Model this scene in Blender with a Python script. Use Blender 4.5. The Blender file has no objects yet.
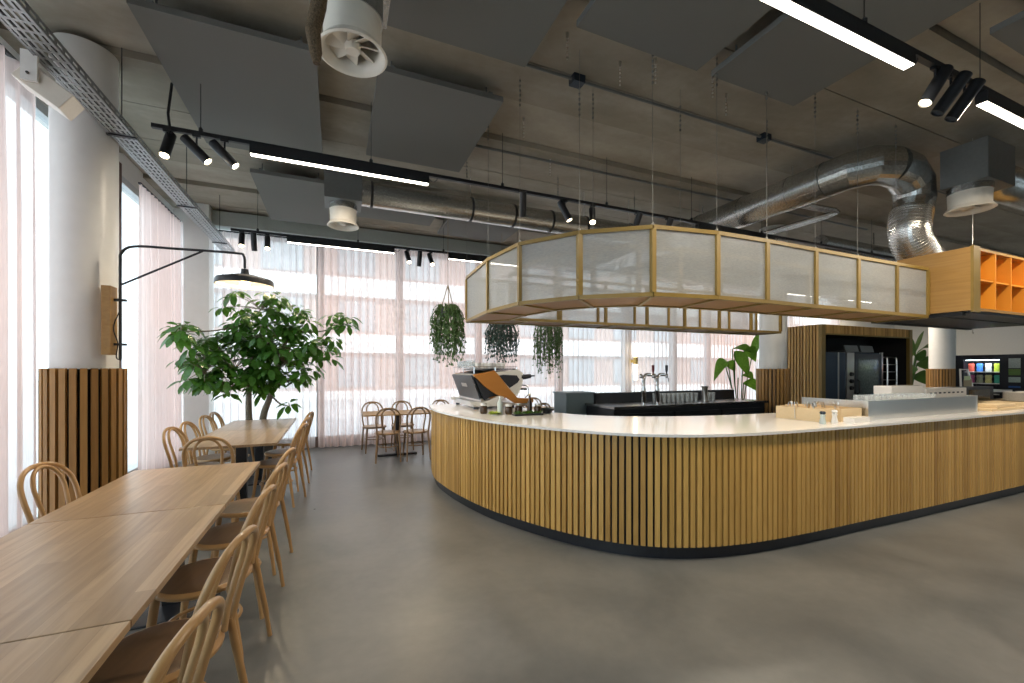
import bpy, math, random
from mathutils import Vector, Matrix, Euler
SC = bpy.context.scene
COL = SC.collection
random.seed(7)
PI = math.pi

# ------------------------------------------------------------------ camera, sky, exposure
cam_d = bpy.data.cameras.new('camera')
cam = bpy.data.objects.new('camera', cam_d)
COL.objects.link(cam)
cam.location = (0, 0, 1.5)
cam.rotation_euler = (PI / 2, 0, -math.atan((512 - 335.3) / 421.0))
cam_d.sensor_width = 36.0
cam_d.lens = 421.0 / 1024 * 36
cam_d.shift_y = 27.5 / 1024
cam_d.clip_start = 0.02
SC.camera = cam
SC.view_settings.view_transform = 'Standard'
SC.view_settings.look = 'None'
SC.view_settings.gamma = 1
SC.view_settings.use_curve_mapping = False
SC.view_settings.exposure = 0.64

world = bpy.data.worlds.new('overcast_sky')
SC.world = world
world.use_nodes = True
wn = world.node_tree
bg = wn.nodes['Background']
bg.inputs['Color'].default_value = (0.80, 0.91, 1.0, 1)
bg.inputs['Strength'].default_value = 2.1

def portal(name, loc, rot, sx, sy):
    l = bpy.data.lights.new(name, 'AREA')
    l.shape = 'RECTANGLE'; l.size = sx; l.size_y = sy
    l.cycles.is_portal = True
    o = bpy.data.objects.new(name, l)
    COL.objects.link(o); o.location = loc; o.rotation_euler = rot
    return o
# sky portals in the window openings (they only guide the sky's own light)
portal('portal_left', (-2.62, 2.4, 1.95), (0, -PI / 2, 0), 3.9, 13.0)
portal('portal_back', (6.5, 9.12, 1.95), (-PI / 2, 0, 0), 18.2, 3.9)
portal('portal_front', (13.95, -4.2, 2.0), (PI / 2, 0, 0), 3.3, 3.4)
sun_d = bpy.data.lights.new('sun', 'SUN'); sun_d.energy = 2.0; sun_d.color = (1, .95, .88); sun_d.angle = math.radians(2)
sun = bpy.data.objects.new('sun', sun_d); COL.objects.link(sun)      # stands behind this building and lights the facade across the street
sun.location = (6, -20, 20); sun.rotation_euler = Vector((-.25, 1, -.75)).to_track_quat('-Z', 'Y').to_euler()

# ------------------------------------------------------------------ mesh builder
class MB:
    def __init__(s):
        s.v = []; s.f = []; s.t = []; s.m = []
    def add(s, vs, fs, tint=None, mi=0):
        b = len(s.v); s.v += [tuple(v) for v in vs]
        tint = random.random() if tint is None else tint
        for f in fs:
            s.f.append([i + b for i in f]); s.t.append(tint); s.m.append(mi)
        return s
    def box(s, x0, x1, y0, y1, z0, z1, tint=None, mi=0, M=None):
        vs = [Vector((x, y, z)) for z in (z0, z1) for y in (y0, y1) for x in (x0, x1)]
        if M is not None: vs = [M @ v for v in vs]
        return s.add(vs, [(0, 2, 3, 1), (4, 5, 7, 6), (0, 1, 5, 4), (2, 6, 7, 3), (0, 4, 6, 2), (1, 3, 7, 5)], tint, mi)
    def bar(s, a, b, w, h, up=(0, 0, 1), tint=None, mi=0):
        a = Vector(a); b = Vector(b); d = (b - a).normalized()
        u = Vector(up)
        if abs(d.dot(u)) > .99: u = Vector((1, 0, 0))
        r = d.cross(u).normalized(); u = r.cross(d)
        vs = []
        for p in (a, b):
            for i, j in ((-1, -1), (1, -1), (1, 1), (-1, 1)):
                vs.append(p + r * (i * w / 2) + u * (j * h / 2))
        return s.add(vs, [(0, 3, 2, 1), (4, 5, 6, 7), (0, 1, 5, 4), (1, 2, 6, 5), (2, 3, 7, 6), (3, 0, 4, 7)], tint, mi)
    def tube(s, pts, r, n=8, cap=True, tint=None, mi=0, flat=None):
        pts = [Vector(p) for p in pts]; k = len(pts)
        rs = list(r) if hasattr(r, '__len__') else [r] * k
        vs = []; prev = None
        for i, p in enumerate(pts):
            d = (pts[min(i + 1, k - 1)] - pts[max(i - 1, 0)])
            if d.length < 1e-9: d = Vector((0, 0, 1))
            d.normalize()
            if prev is None:
                a = Vector((0, 0, 1)) if abs(d.z) < .9 else Vector((1, 0, 0))
                x = d.cross(a).normalized()
            else:
                x = (prev - d * prev.dot(d))
                x = x.normalized() if x.length > 1e-6 else d.orthogonal().normalized()
            prev = x; y = d.cross(x)
            for j in range(n):
                q = 2 * PI * j / n
                vs.append(p + x * (math.cos(q) * rs[i]) + y * (math.sin(q) * rs[i]))
        fs = []
        for i in range(k - 1):
            for j in range(n):
                a = i * n + j; b = i * n + (j + 1) % n
                fs.append((a, b, b + n, a + n))
        if cap:
            fs.append(tuple(range(n))[::-1]); fs.append(tuple(range((k - 1) * n, k * n)))
        return s.add(vs, fs, tint, mi)
    def lathe(s, prof, n=20, c=(0, 0, 0), M=None, tint=None, mi=0, sx=1, sy=1, cap=True):
        c = Vector(c); vs = []
        for r, z in prof:
            for j in range(n):
                q = 2 * PI * j / n
                p = Vector((math.cos(q) * r * sx, math.sin(q) * r * sy, z))
                if M is not None: p = M @ p
                vs.append(p + c)
        fs = []
        k = len(prof)
        for i in range(k - 1):
            for j in range(n):
                a = i * n + j; b = i * n + (j + 1) % n
                fs.append((a, b, b + n, a + n))
        if prof[0] == prof[-1]: cap = False
        if cap and prof[0][0] > 1e-5: fs.append(tuple(range(n))[::-1])
        if cap and prof[-1][0] > 1e-5: fs.append(tuple(range((k - 1) * n, k * n)))
        return s.add(vs, fs, tint, mi)
    def prism(s, poly, h0, h1, axis='z', tint=None, mi=0):
        def P(a, b, h):
            return {'z': (a, b, h), 'y': (a, h, b), 'x': (h, a, b)}[axis]
        k = len(poly)
        vs = [P(a, b, h0) for a, b in poly] + [P(a, b, h1) for a, b in poly]
        fs = [tuple(range(k))[::-1], tuple(range(k, 2 * k))]
        for i in range(k):
            j = (i + 1) % k
            fs.append((i, j, j + k, i + k))
        return s.add(vs, fs, tint, mi)
    def build(s, name, mat, parent=None, smooth=False, shift=None, bevel=0):
        me = bpy.data.meshes.new(name)
        vs = s.v
        if shift is not None: vs = [(a - shift[0], b - shift[1], c - shift[2]) for a, b, c in vs]
        me.from_pydata(vs, [], s.f)
        mats = mat if isinstance(mat, (list, tuple)) else [mat]
        for m in mats: me.materials.append(m)
        me.polygons.foreach_set('material_index', s.m)
        at = me.attributes.new('tint', 'FLOAT', 'FACE')
        at.data.foreach_set('value', s.t)
        import bmesh
        bm = bmesh.new(); bm.from_mesh(me)
        bmesh.ops.recalc_face_normals(bm, faces=bm.faces); bm.to_mesh(me); bm.free()
        if smooth:
            me.polygons.foreach_set('use_smooth', [True] * len(me.polygons))
            me.set_sharp_from_angle(angle=math.radians(40))
        o = bpy.data.objects.new(name, me); COL.objects.link(o)
        if parent is not None: o.parent = parent
        if bevel:
            b = o.modifiers.new('bevel', 'BEVEL'); b.width = bevel; b.segments = 2; b.limit_method = 'ANGLE'
        return o

def tag(o, label=None, cat=None, group=None, kind=None):
    if label: o['label'] = label
    if cat: o['category'] = cat
    if group: o['group'] = group
    if kind: o['kind'] = kind
    return o
def thing(name, label, cat, loc=(0, 0, 0), rz=0, group=None):
    o = bpy.data.objects.new(name, None); COL.objects.link(o)
    o.location = loc; o.rotation_euler = (0, 0, rz); o.empty_display_size = .1
    return tag(o, label, cat, group)
def put(name, mb, mat, root, smooth=False, bevel=0):
    """geometry given in world metres, parented under an unrotated thing"""
    return mb.build(name, mat, root, smooth, shift=root.location, bevel=bevel)
def sub(name, mb, mat, root, par, smooth=False):
    return mb.build(name, mat, par, smooth, shift=root.location)
def single(name, mb, mat, label, cat, group=None, smooth=False, loc=None):
    o = mb.build(name, mat, None, smooth, shift=loc)
    if loc is not None: o.location = loc
    return tag(o, label, cat, group)
def struct(name, mb, mat, smooth=False):
    return tag(mb.build(name, mat, None, smooth), kind='structure')
def copy_tree(o, parent=None):
    c = o.copy(); COL.objects.link(c)
    if parent is not None: c.parent = parent
    for ch in list(o.children): copy_tree(ch, c)
    return c
def arc(cx, cy, r, a0, a1, n):
    return [(cx + r * math.cos(a0 + (a1 - a0) * i / n), cy + r * math.sin(a0 + (a1 - a0) * i / n)) for i in range(n + 1)]
def spline(pts, n=8):
    """Catmull-Rom through the points"""
    P = [Vector(p) for p in pts]; P = [P[0] * 2 - P[1]] + P + [P[-1] * 2 - P[-2]]
    out = []
    for i in range(1, len(P) - 2):
        for k in range(n):
            t = k / n
            out.append(.5 * ((2 * P[i]) + (P[i + 1] - P[i - 1]) * t + (2 * P[i - 1] - 5 * P[i] + 4 * P[i + 1] - P[i + 2]) * t * t + (3 * P[i] - P[i - 1] - 3 * P[i + 1] + P[i + 2]) * t ** 3))
    out.append(P[-2]); return out

# ------------------------------------------------------------------ materials
def newmat(name):
    m = bpy.data.materials.new(name); m.use_nodes = True
    nt = m.node_tree; b = nt.nodes['Principled BSDF']
    return m, nt, b
def N(nt, t, **kw):
    n = nt.nodes.new(t)
    for k, v in kw.items(): setattr(n, k, v)
    return n
def ramp(nt, stops):
    r = N(nt, 'ShaderNodeValToRGB'); e = r.color_ramp.elements
    while len(e) > len(stops): e.remove(e[-1])
    while len(e) < len(stops): e.new(.5)
    for el, (p, c) in zip(e, stops): el.position = p; el.color = (*c, 1)
    return r
def coords(nt, scale, kind='Object'):
    tc = N(nt, 'ShaderNodeTexCoord'); mp = N(nt, 'ShaderNodeMapping')
    mp.inputs['Scale'].default_value = scale
    nt.links.new(tc.outputs[kind], mp.inputs[0]); return mp
def plain(name, c, rough=.5, metal=0, noise=0.06, scale=6, bump=0, spec=None, coat=0):
    m, nt, b = newmat(name)
    mp = coords(nt, (scale,) * 3); nz = N(nt, 'ShaderNodeTexNoise'); nz.inputs['Detail'].default_value = 5
    nt.links.new(mp.outputs[0], nz.inputs[0])
    lo = tuple(max(0, x * (1 - noise)) for x in c); hi = tuple(min(1, x * (1 + noise)) for x in c)
    r = ramp(nt, [(.3, lo), (.7, hi)])
    nt.links.new(nz.outputs[0], r.inputs[0]); nt.links.new(r.outputs[0], b.inputs['Base Color'])
    b.inputs['Roughness'].default_value = rough; b.inputs['Metallic'].default_value = metal
    if spec is not None: b.inputs['Specular IOR Level'].default_value = spec
    if coat: b.inputs['Coat Weight'].default_value = coat; b.inputs['Coat Roughness'].default_value = .1
    if bump:
        bp = N(nt, 'ShaderNodeBump'); bp.inputs['Strength'].default_value = bump; bp.inputs['Distance'].default_value = .01
        nt.links.new(nz.outputs[0], bp.inputs['Height']); nt.links.new(bp.outputs[0], b.inputs['Normal'])
    return m
def wood(name, c0, c1, grain=(30, 30, 2), rough=.45, streak=.35, coat=0):
    """grain runs along the axis with the small scale; 'tint' shifts each board"""
    m, nt, b = newmat(name)
    tc = N(nt, 'ShaderNodeTexCoord'); at = N(nt, 'ShaderNodeAttribute', attribute_name='tint')
    mul = N(nt, 'ShaderNodeVectorMath', operation='SCALE'); mul.inputs[0].default_value = (7, 13, 5)
    nt.links.new(at.outputs['Fac'], mul.inputs['Scale'])
    addv = N(nt, 'ShaderNodeVectorMath', operation='ADD')
    nt.links.new(tc.outputs['Object'], addv.inputs[0]); nt.links.new(mul.outputs[0], addv.inputs[1])
    mp = N(nt, 'ShaderNodeMapping'); mp.inputs['Scale'].default_value = grain
    nt.links.new(addv.outputs[0], mp.inputs[0])
    nz = N(nt, 'ShaderNodeTexNoise'); nz.inputs['Scale'].default_value = 1; nz.inputs['Detail'].default_value = 6; nz.inputs['Distortion'].default_value = .6
    nt.links.new(mp.outputs[0], nz.inputs[0])
    mix = N(nt, 'ShaderNodeMath', operation='MULTIPLY_ADD'); mix.inputs[1].default_value = streak * 2; 
    nt.links.new(nz.outputs[0], mix.inputs[0])
    sb = N(nt, 'ShaderNodeMath', operation='MULTIPLY_ADD'); sb.inputs[1].default_value = 1 - streak; sb.inputs[2].default_value = -streak * .5
    nt.links.new(at.outputs['Fac'], sb.inputs[0]); nt.links.new(sb.outputs[0], mix.inputs[2])
    r = ramp(nt, [(0, c0), (1, c1)])
    nt.links.new(mix.outputs[0], r.inputs[0]); nt.links.new(r.outputs[0], b.inputs['Base Color'])
    b.inputs['Roughness'].default_value = rough
    bp = N(nt, 'ShaderNodeBump'); bp.inputs['Strength'].default_value = .15; bp.inputs['Distance'].default_value = .003
    nt.links.new(nz.outputs[0], bp.inputs['Height']); nt.links.new(bp.outputs[0], b.inputs['Normal'])
    if coat: b.inputs['Coat Weight'].default_value = coat
    return m
def emit(name, c, s):
    m, nt, b = newmat(name)
    b.inputs['Base Color'].default_value = (*c, 1)
    b.inputs['Emission Color'].default_value = (*c, 1); b.inputs['Emission Strength'].default_value = s
    return m
def glass(name, tint=(1, 1, 1), rough=.02, ior=1.45, alpha=.9):
    m, nt, b = newmat(name); nt.nodes.remove(b)
    out = nt.nodes['Material Output']
    tr = N(nt, 'ShaderNodeBsdfTransparent'); tr.inputs[0].default_value = (*tint, 1)
    gl = N(nt, 'ShaderNodeBsdfGlossy'); gl.inputs['Roughness'].default_value = rough
    lw = N(nt, 'ShaderNodeLayerWeight'); lw.inputs[0].default_value = .5
    pw = N(nt, 'ShaderNodeMath', operation='POWER'); pw.inputs[1].default_value = 4.5; nt.links.new(lw.outputs['Facing'], pw.inputs[0])
    fr = N(nt, 'ShaderNodeMath', operation='MULTIPLY_ADD'); fr.inputs[1].default_value = .8; fr.inputs[2].default_value = ((ior - 1) / (ior + 1)) ** 2
    nt.links.new(pw.outputs[0], fr.inputs[0])
    mx = N(nt, 'ShaderNodeMixShader')
    nt.links.new(fr.outputs[0], mx.inputs[0]); nt.links.new(tr.outputs[0], mx.inputs[1]); nt.links.new(gl.outputs[0], mx.inputs[2])
    nt.links.new(mx.outputs[0], out.inputs[0]); return m
def sheer(name, c, trans=.45):
    m, nt, b = newmat(name); nt.nodes.remove(b)
    out = nt.nodes['Material Output']
    tr = N(nt, 'ShaderNodeBsdfTransparent'); tl = N(nt, 'ShaderNodeBsdfTranslucent'); df = N(nt, 'ShaderNodeBsdfDiffuse')
    tl.inputs[0].default_value = (*c, 1); df.inputs[0].default_value = (*c, 1)
    a = N(nt, 'ShaderNodeMixShader'); a.inputs[0].default_value = .35
    nt.links.new(tl.outputs[0], a.inputs[1]); nt.links.new(df.outputs[0], a.inputs[2])
    # weave: the cloth looks denser where it is seen edge-on in the folds
    lw = N(nt, 'ShaderNodeLayerWeight'); lw.inputs[0].default_value = .35
    mp = coords(nt, (40, 40, 1.5)); nz = N(nt, 'ShaderNodeTexNoise'); nt.links.new(mp.outputs[0], nz.inputs[0])
    ma = N(nt, 'ShaderNodeMath', operation='MULTIPLY_ADD'); ma.inputs[1].default_value = -.55; ma.inputs[2].default_value = trans + .12
    nt.links.new(lw.outputs['Facing'], ma.inputs[0])
    mb = N(nt, 'ShaderNodeMath', operation='MULTIPLY_ADD'); mb.inputs[1].default_value = .18
    nt.links.new(nz.outputs[0], mb.inputs[0]); nt.links.new(ma.outputs[0], mb.inputs[2])
    cl = N(nt, 'ShaderNodeClamp'); cl.inputs['Min'].default_value = .03; nt.links.new(mb.outputs[0], cl.inputs[0])
    mx = N(nt, 'ShaderNodeMixShader')
    nt.links.new(cl.outputs[0], mx.inputs[0]); nt.links.new(a.outputs[0], mx.inputs[1]); nt.links.new(tr.outputs[0], mx.inputs[2])
    nt.links.new(mx.outputs[0], out.inputs[0]); return m

def concrete(name, stops, scale, rough=(.35, .6), bump=.1, aniso=(1, 1, 1)):
    m, nt, b = newmat(name)
    mp = coords(nt, tuple(scale * a for a in aniso)); n1 = N(nt, 'ShaderNodeTexNoise'); n1.inputs['Scale'].default_value = 1; n1.inputs['Detail'].default_value = 9; n1.inputs['Roughness'].default_value = .62; n1.inputs['Distortion'].default_value = .35
    nt.links.new(mp.outputs[0], n1.inputs[0])
    mp2 = coords(nt, (14, 14, 14)); n2 = N(nt, 'ShaderNodeTexNoise'); n2.inputs['Scale'].default_value = 1; n2.inputs['Detail'].default_value = 4
    nt.links.new(mp2.outputs[0], n2.inputs[0])
    ad = N(nt, 'ShaderNodeMath', operation='MULTIPLY_ADD'); ad.inputs[1].default_value = .15; nt.links.new(n2.outputs[0], ad.inputs[0])
    at = N(nt, 'ShaderNodeAttribute', attribute_name='tint')
    ad2 = N(nt, 'ShaderNodeMath', operation='MULTIPLY_ADD'); ad2.inputs[1].default_value = .25
    nt.links.new(at.outputs['Fac'], ad2.inputs[0]); nt.links.new(n1.outputs[0], ad2.inputs[2])
    nt.links.new(ad2.outputs[0], ad.inputs[2])
    r = ramp(nt, stops); nt.links.new(ad.outputs[0], r.inputs[0]); nt.links.new(r.outputs[0], b.inputs['Base Color'])
    mr = N(nt, 'ShaderNodeMapRange'); mr.inputs['To Min'].default_value = rough[0]; mr.inputs['To Max'].default_value = rough[1]
    nt.links.new(n1.outputs[0], mr.inputs[0]); nt.links.new(mr.outputs[0], b.inputs['Roughness'])
    bp = N(nt, 'ShaderNodeBump'); bp.inputs['Strength'].default_value = bump; bp.inputs['Distance'].default_value = .004
    nt.links.new(n2.outputs[0], bp.inputs['Height']); nt.links.new(bp.outputs[0], b.inputs['Normal'])
    return m

M_floor = concrete('polished_concrete', [(.35, (.062, .067, .069)), (.56, (.100, .106, .107)), (.85, (.160, .163, .158))], 1.1, (.22, .42), .05)
M_ceil = concrete('cast_concrete', [(.3, (.17, .155, .12)), (.6, (.26, .235, .185)), (.95, (.42, .385, .32))], .6, (.8, .95), .1, (1, 2.5, 1))
M_panel = plain('acoustic_felt', (.15, .152, .142), .95, noise=.05, scale=60)
M_white = plain('white_paint', (.74, .74, .72), .6, noise=.02)
M_colwhite = plain('white_column_paint', (.76, .77, .76), .35, noise=.02, scale=2)
M_offwhite = plain('vent_enamel', (.78, .74, .66), .4, noise=.02)
M_black = plain('black_metal', (.012, .014, .018), .42, noise=.1)
M_matte = plain('black_board', (.008, .008, .009), .8, noise=.1)
M_plinth = plain('black_plinth', (.014, .016, .022), .4, noise=.1)
M_steel = plain('brushed_steel', (.62, .6, .56), .28, 1, noise=.08, scale=25)
M_wire = plain('galvanised_wire', (.22, .22, .21), .5, .8, noise=.1)
M_chrome = plain('chrome', (.8, .8, .8), .08, 1, noise=.01)
M_galv = plain('galvanised_sheet', (.50, .51, .50), .27, .95, noise=.22, scale=9, bump=.25)
M_foil = plain('aluminium_foil_duct', (.75, .75, .74), .25, 1, noise=.12, scale=20)
M_tray = plain('galvanised_tray', (.42, .44, .46), .45, .8, noise=.1, scale=15)
M_grey = plain('grey_metal', (.16, .17, .17), .5, .3, noise=.05)
M_dkgrey = plain('dark_blue_steel', (.02, .034, .055), .35, .4, noise=.1)
M_frame = plain('window_frame_paint', (.55, .58, .6), .45, noise=.03)
M_redwood = wood('red_brown_post', (.09, .035, .025), (.16, .06, .04), (30, 30, 2))
M_oak = wood('oiled_oak_slat', (.30, .150, .026), (.74, .46, .14), (60, 60, 3), .45, .3)
M_oakc = wood('oak_column_slat', (.25, .13, .035), (.50, .28, .09), (60, 60, 3), .5, .3)
M_oakx = wood('oak_veneer_box', (.24, .13, .033), (.44, .26, .08), (20, 1.8, 38), .45, .5)
M_oakf = wood('oak_canopy_frame', (.18, .12, .026), (.27, .18, .040), (6, 6, 6), .4, .3)
M_soffit = wood('oak_soffit', (.24, .13, .055), (.36, .21, .095), (6, 25, 6), .55, .4)
M_orange = wood('orange_shelf_board', (.66, .24, .012), (.78, .31, .022), (3, 3, 3), .5, .3)
M_bent = wood('bent_beech', (.40, .23, .09), (.52, .32, .145), (8, 8, 8), .35, .3, coat=.2)
M_bentd = wood('aged_bent_beech', (.22, .13, .065), (.33, .21, .11), (8, 8, 8), .35, .3, coat=.2)
M_seat = wood('walnut_ply_seat', (.13, .075, .038), (.20, .12, .06), (6, 40, 6), .4, .5)
M_stone = plain('white_quartz', (.80, .79, .77), .1, noise=.015, scale=30)
M_canvas = None
M_led = emit('led_diffuser', (1, .92, .78), 9)
M_lens = emit('spot_lens', (1, .82, .55), 14)
M_bulb = emit('warm_bulb', (1, .72, .3), 9)
M_glow = emit('sconce_glow', (1, .86, .6), 3.5)
M_brass = plain('brass', (.7, .48, .16), .25, 1, noise=.05)
M_glass = glass('clear_glass')
M_win = glass('window_glass', (.95, .98, .98))
M_tumbler = glass('tumbler_glass', (.93, .95, .96), .05, 2.2)
_nt = M_tumbler.node_tree; _df = N(_nt, 'ShaderNodeBsdfDiffuse'); _df.inputs[0].default_value = (.85, .9, .92, 1); _mx = N(_nt, 'ShaderNodeMixShader'); _mx.inputs[0].default_value = .22
_o = _nt.nodes['Material Output']; _nt.links.new(_o.inputs[0].links[0].from_socket, _mx.inputs[1]); _nt.links.new(_df.outputs[0], _mx.inputs[2]); _nt.links.new(_mx.outputs[0], _o.inputs[0])
M_sheer = sheer('pink_sheer', (.87, .70, .655), .20)
M_sheer2 = sheer('white_sheer', (.87, .78, .76), .25)
M_leaf = plain('glossy_leaf', (.035, .11, .02), .3, noise=.6, scale=7)
M_leafd = plain('dark_leaf', (.03, .085, .03), .4, noise=.4, scale=9)
M_leafb = plain('banana_leaf', (.10, .24, .03), .35, noise=.35, scale=5)
M_fern = plain('hanging_strand', (.075, .15, .04), .6, noise=.4, scale=15)
M_fernb = plain('blue_green_strand', (.05, .095, .075), .6, noise=.4, scale=15)
M_bark = plain('bark', (.11, .075, .042), .9, noise=.5, scale=25, bump=.8)
M_bark2 = plain('smooth_trunk_bark', (.26, .23, .18), .8, noise=.3, scale=20, bump=.3)
M_pot = plain('terracotta_grey_pot', (.10, .10, .105), .7, noise=.1)
M_soil = plain('soil', (.03, .022, .015), .95, noise=.4, scale=40)
M_cer = plain('white_porcelain', (.82, .81, .79), .15, noise=.01)
M_tan = wood('tan_side_panel', (.40, .155, .028), (.50, .215, .045), (4, 4, 14), .35, .4)
M_box = wood('pale_ply', (.62, .47, .27), (.74, .58, .36), (4, 20, 30), .55, .4)
M_rope = plain('jute', (.30, .22, .13), .9, noise=.2, scale=60)
for mm in (M_leaf, M_leafd, M_leafb):       # thin leaves let daylight through
    b = mm.node_tree.nodes['Principled BSDF']
    nt = mm.node_tree; out = nt.nodes['Material Output']
    tl = N(nt, 'ShaderNodeBsdfTranslucent'); tl.inputs[0].default_value = (.20, .42, .04, 1)
    mx = N(nt, 'ShaderNodeMixShader'); mx.inputs[0].default_value = .28
    nt.links.new(b.outputs[0], mx.inputs[1]); nt.links.new(tl.outputs[0], mx.inputs[2]); nt.links.new(mx.outputs[0], out.inputs[0])
def woven():
    m, nt, b = newmat('woven_glass'); nt.nodes.remove(b); out = nt.nodes['Material Output']
    mp = coords(nt, (30, 30, 150)); nz = N(nt, 'ShaderNodeTexNoise'); nz.inputs['Scale'].default_value = 1; nz.inputs['Detail'].default_value = 3
    nt.links.new(mp.outputs[0], nz.inputs[0])
    r = ramp(nt, [(.3, (.56, .60, .62)), (.7, (.68, .71, .72))]); nt.links.new(nz.outputs[0], r.inputs[0])
    df = N(nt, 'ShaderNodeBsdfDiffuse'); tl = N(nt, 'ShaderNodeBsdfTranslucent'); gl = N(nt, 'ShaderNodeBsdfGlossy'); gl.inputs['Roughness'].default_value = .3
    tr = N(nt, 'ShaderNodeBsdfTransparent')
    nt.links.new(r.outputs[0], df.inputs[0]); nt.links.new(r.outputs[0], tl.inputs[0])
    a = N(nt, 'ShaderNodeMixShader'); a.inputs[0].default_value = .66
    nt.links.new(df.outputs[0], a.inputs[1]); nt.links.new(tl.outputs[0], a.inputs[2])
    c = N(nt, 'ShaderNodeMixShader'); c.inputs[0].default_value = .06
    nt.links.new(a.outputs[0], c.inputs[1]); nt.links.new(gl.outputs[0], c.inputs[2])
    d = N(nt, 'ShaderNodeMixShader'); d.inputs[0].default_value = .46
    nt.links.new(c.outputs[0], d.inputs[1]); nt.links.new(tr.outputs[0], d.inputs[2])
    bp = N(nt, 'ShaderNodeBump'); bp.inputs['Strength'].default_value = .25; bp.inputs['Distance'].default_value = .002
    nt.links.new(nz.outputs[0], bp.inputs['Height']); nt.links.new(bp.outputs[0], df.inputs['Normal']); nt.links.new(bp.outputs[0], gl.inputs['Normal'])
    nt.links.new(d.outputs[0], out.inputs[0]); return m
M_woven = woven()
def tabletop_mat():
    m, nt, b = newmat('oak_stave_tabletop')
    tc = N(nt, 'ShaderNodeTexCoord')
    mp = N(nt, 'ShaderNodeMapping'); mp.inputs['Rotation'].default_value = (0, 0, PI / 2)
    nt.links.new(tc.outputs['Object'], mp.inputs[0])
    br = N(nt, 'ShaderNodeTexBrick'); br.offset = .37; br.inputs['Scale'].default_value = 1; br.inputs['Mortar Size'].default_value = .0006
    br.inputs['Brick Width'].default_value = .62; br.inputs['Row Height'].default_value = .085
    br.inputs['Color1'].default_value = (.31, .205, .11, 1); br.inputs['Color2'].default_value = (.44, .305, .175, 1); br.inputs['Mortar'].default_value = (.25, .16, .09, 1)
    nt.links.new(mp.outputs[0], br.inputs[0])
    m2 = N(nt, 'ShaderNodeMapping'); m2.inputs['Scale'].default_value = (38, 2.2, 20); nt.links.new(tc.outputs['Object'], m2.inputs[0])
    nz = N(nt, 'ShaderNodeTexNoise'); nz.inputs['Scale'].default_value = 1; nz.inputs['Detail'].default_value = 6; nz.inputs['Distortion'].default_value = .8
    nt.links.new(m2.outputs[0], nz.inputs[0])
    r = ramp(nt, [(.25, (.62, .57, .52)), (.7, (1.08, 1.08, 1.08))]); nt.links.new(nz.outputs[0], r.inputs[0])
    mx = N(nt, 'ShaderNodeMix', data_type='RGBA', blend_type='MULTIPLY'); mx.inputs[0].default_value = .8
    nt.links.new(br.outputs[0], mx.inputs[6]); nt.links.new(r.outputs[0], mx.inputs[7]); nt.links.new(mx.outputs[2], b.inputs['Base Color'])
    b.inputs['Roughness'].default_value = .3
    return m
M_top = tabletop_mat()

# ------------------------------------------------------------------ the room shell
X0, X1, Y0, Y1, ZC = -2.6, 19.0, -4.1, 9.1, 4.25
struct('floor', MB().box(X0 - .1, X1 + .2, Y0 - .1, Y1 + .1, -.12, 0, .5), M_floor)
# ceiling of long concrete planks with shallow recessed bays
cb = MB(); y = Y0 - .1
edges = []
for k in range(-1, 3):
    base = 3.97 + 2.9 * k
    edges += [(base, base + .76, 4.31), (base + .76, base + 1.55, 4.25), (base + 1.55, base + 2.35, 4.25), (base + 2.35, base + 2.9, 4.25)]
for i, (a, b_, z) in enumerate(edges):
    a2, b2 = max(a, Y0 - .1) , min(b_, Y1 + .1)
    if b2 <= a2: continue
    cb.box(X0 - .1, X1 + .2, a2 + .006, b2 - .006, z, 4.5, (.9 if z > 4.3 else random.uniform(.1, .6)))  # recessed bays get a paler tint: the lit band is put into the colour
cb.box(X0 - .1, X1 + .2, Y0 - .1, Y1 + .1, 4.33, 4.52, .1)
# (first strip from the front wall up to the planks)
cb.box(X0 - .1, X1 + .2, Y0 - .1, 1.06, 4.25, 4.5, .3)
struct('ceiling', cb, M_ceil)
# solid parts of the walls
struct('wall_left', MB().box(X0 - .15, X0 + .05, Y0, Y1, 3.98, ZC + .08, .5).box(X0 - .15, X0 + .05, Y0, Y1, 0, .06, .5), M_white)
struct('wall_back', MB().box(X0, 11.4, 8.85, 9.1, 3.97, ZC + .08, .5).box(11.4, 15.6, 8.85, 9.1, 3.97, ZC + .08, .5).box(15.6, X1, 8.85, 9.1, 0, ZC + .08, .5).box(X0, 15.6, 8.95, 9.1, 0, .08, .5), M_white)
struct('wall_right', MB().box(X1, X1 + .15, Y0, Y1, 0, ZC + .08, .5), M_white)
struct('wall_front', MB().box(X0, 12.3, Y0 - .15, Y0, 0, ZC + .08, .5).box(12.3, X1, Y0 - .15, Y0, 3.7, ZC + .08, .5).box(12.3, X1, Y0 - .15, Y0, 0, .3, .5).box(15.6, X1, Y0 - .15, Y0, .3, 3.7, .5), plain('taupe_plaster', (.24, .21, .17), .8, noise=.1, scale=2))
WF = True
struct('trim_1', MB().box(-1.95, 15.6, 8.62, 8.85, 3.97, 4.22, .5), plain('bulkhead_paint', (.36, .39, .37), .7, noise=.03))
struct('trim_2', MB().box(-2.3, -1.95, 8.45, 8.8, 0, ZC, .5), M_colwhite)
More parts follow.
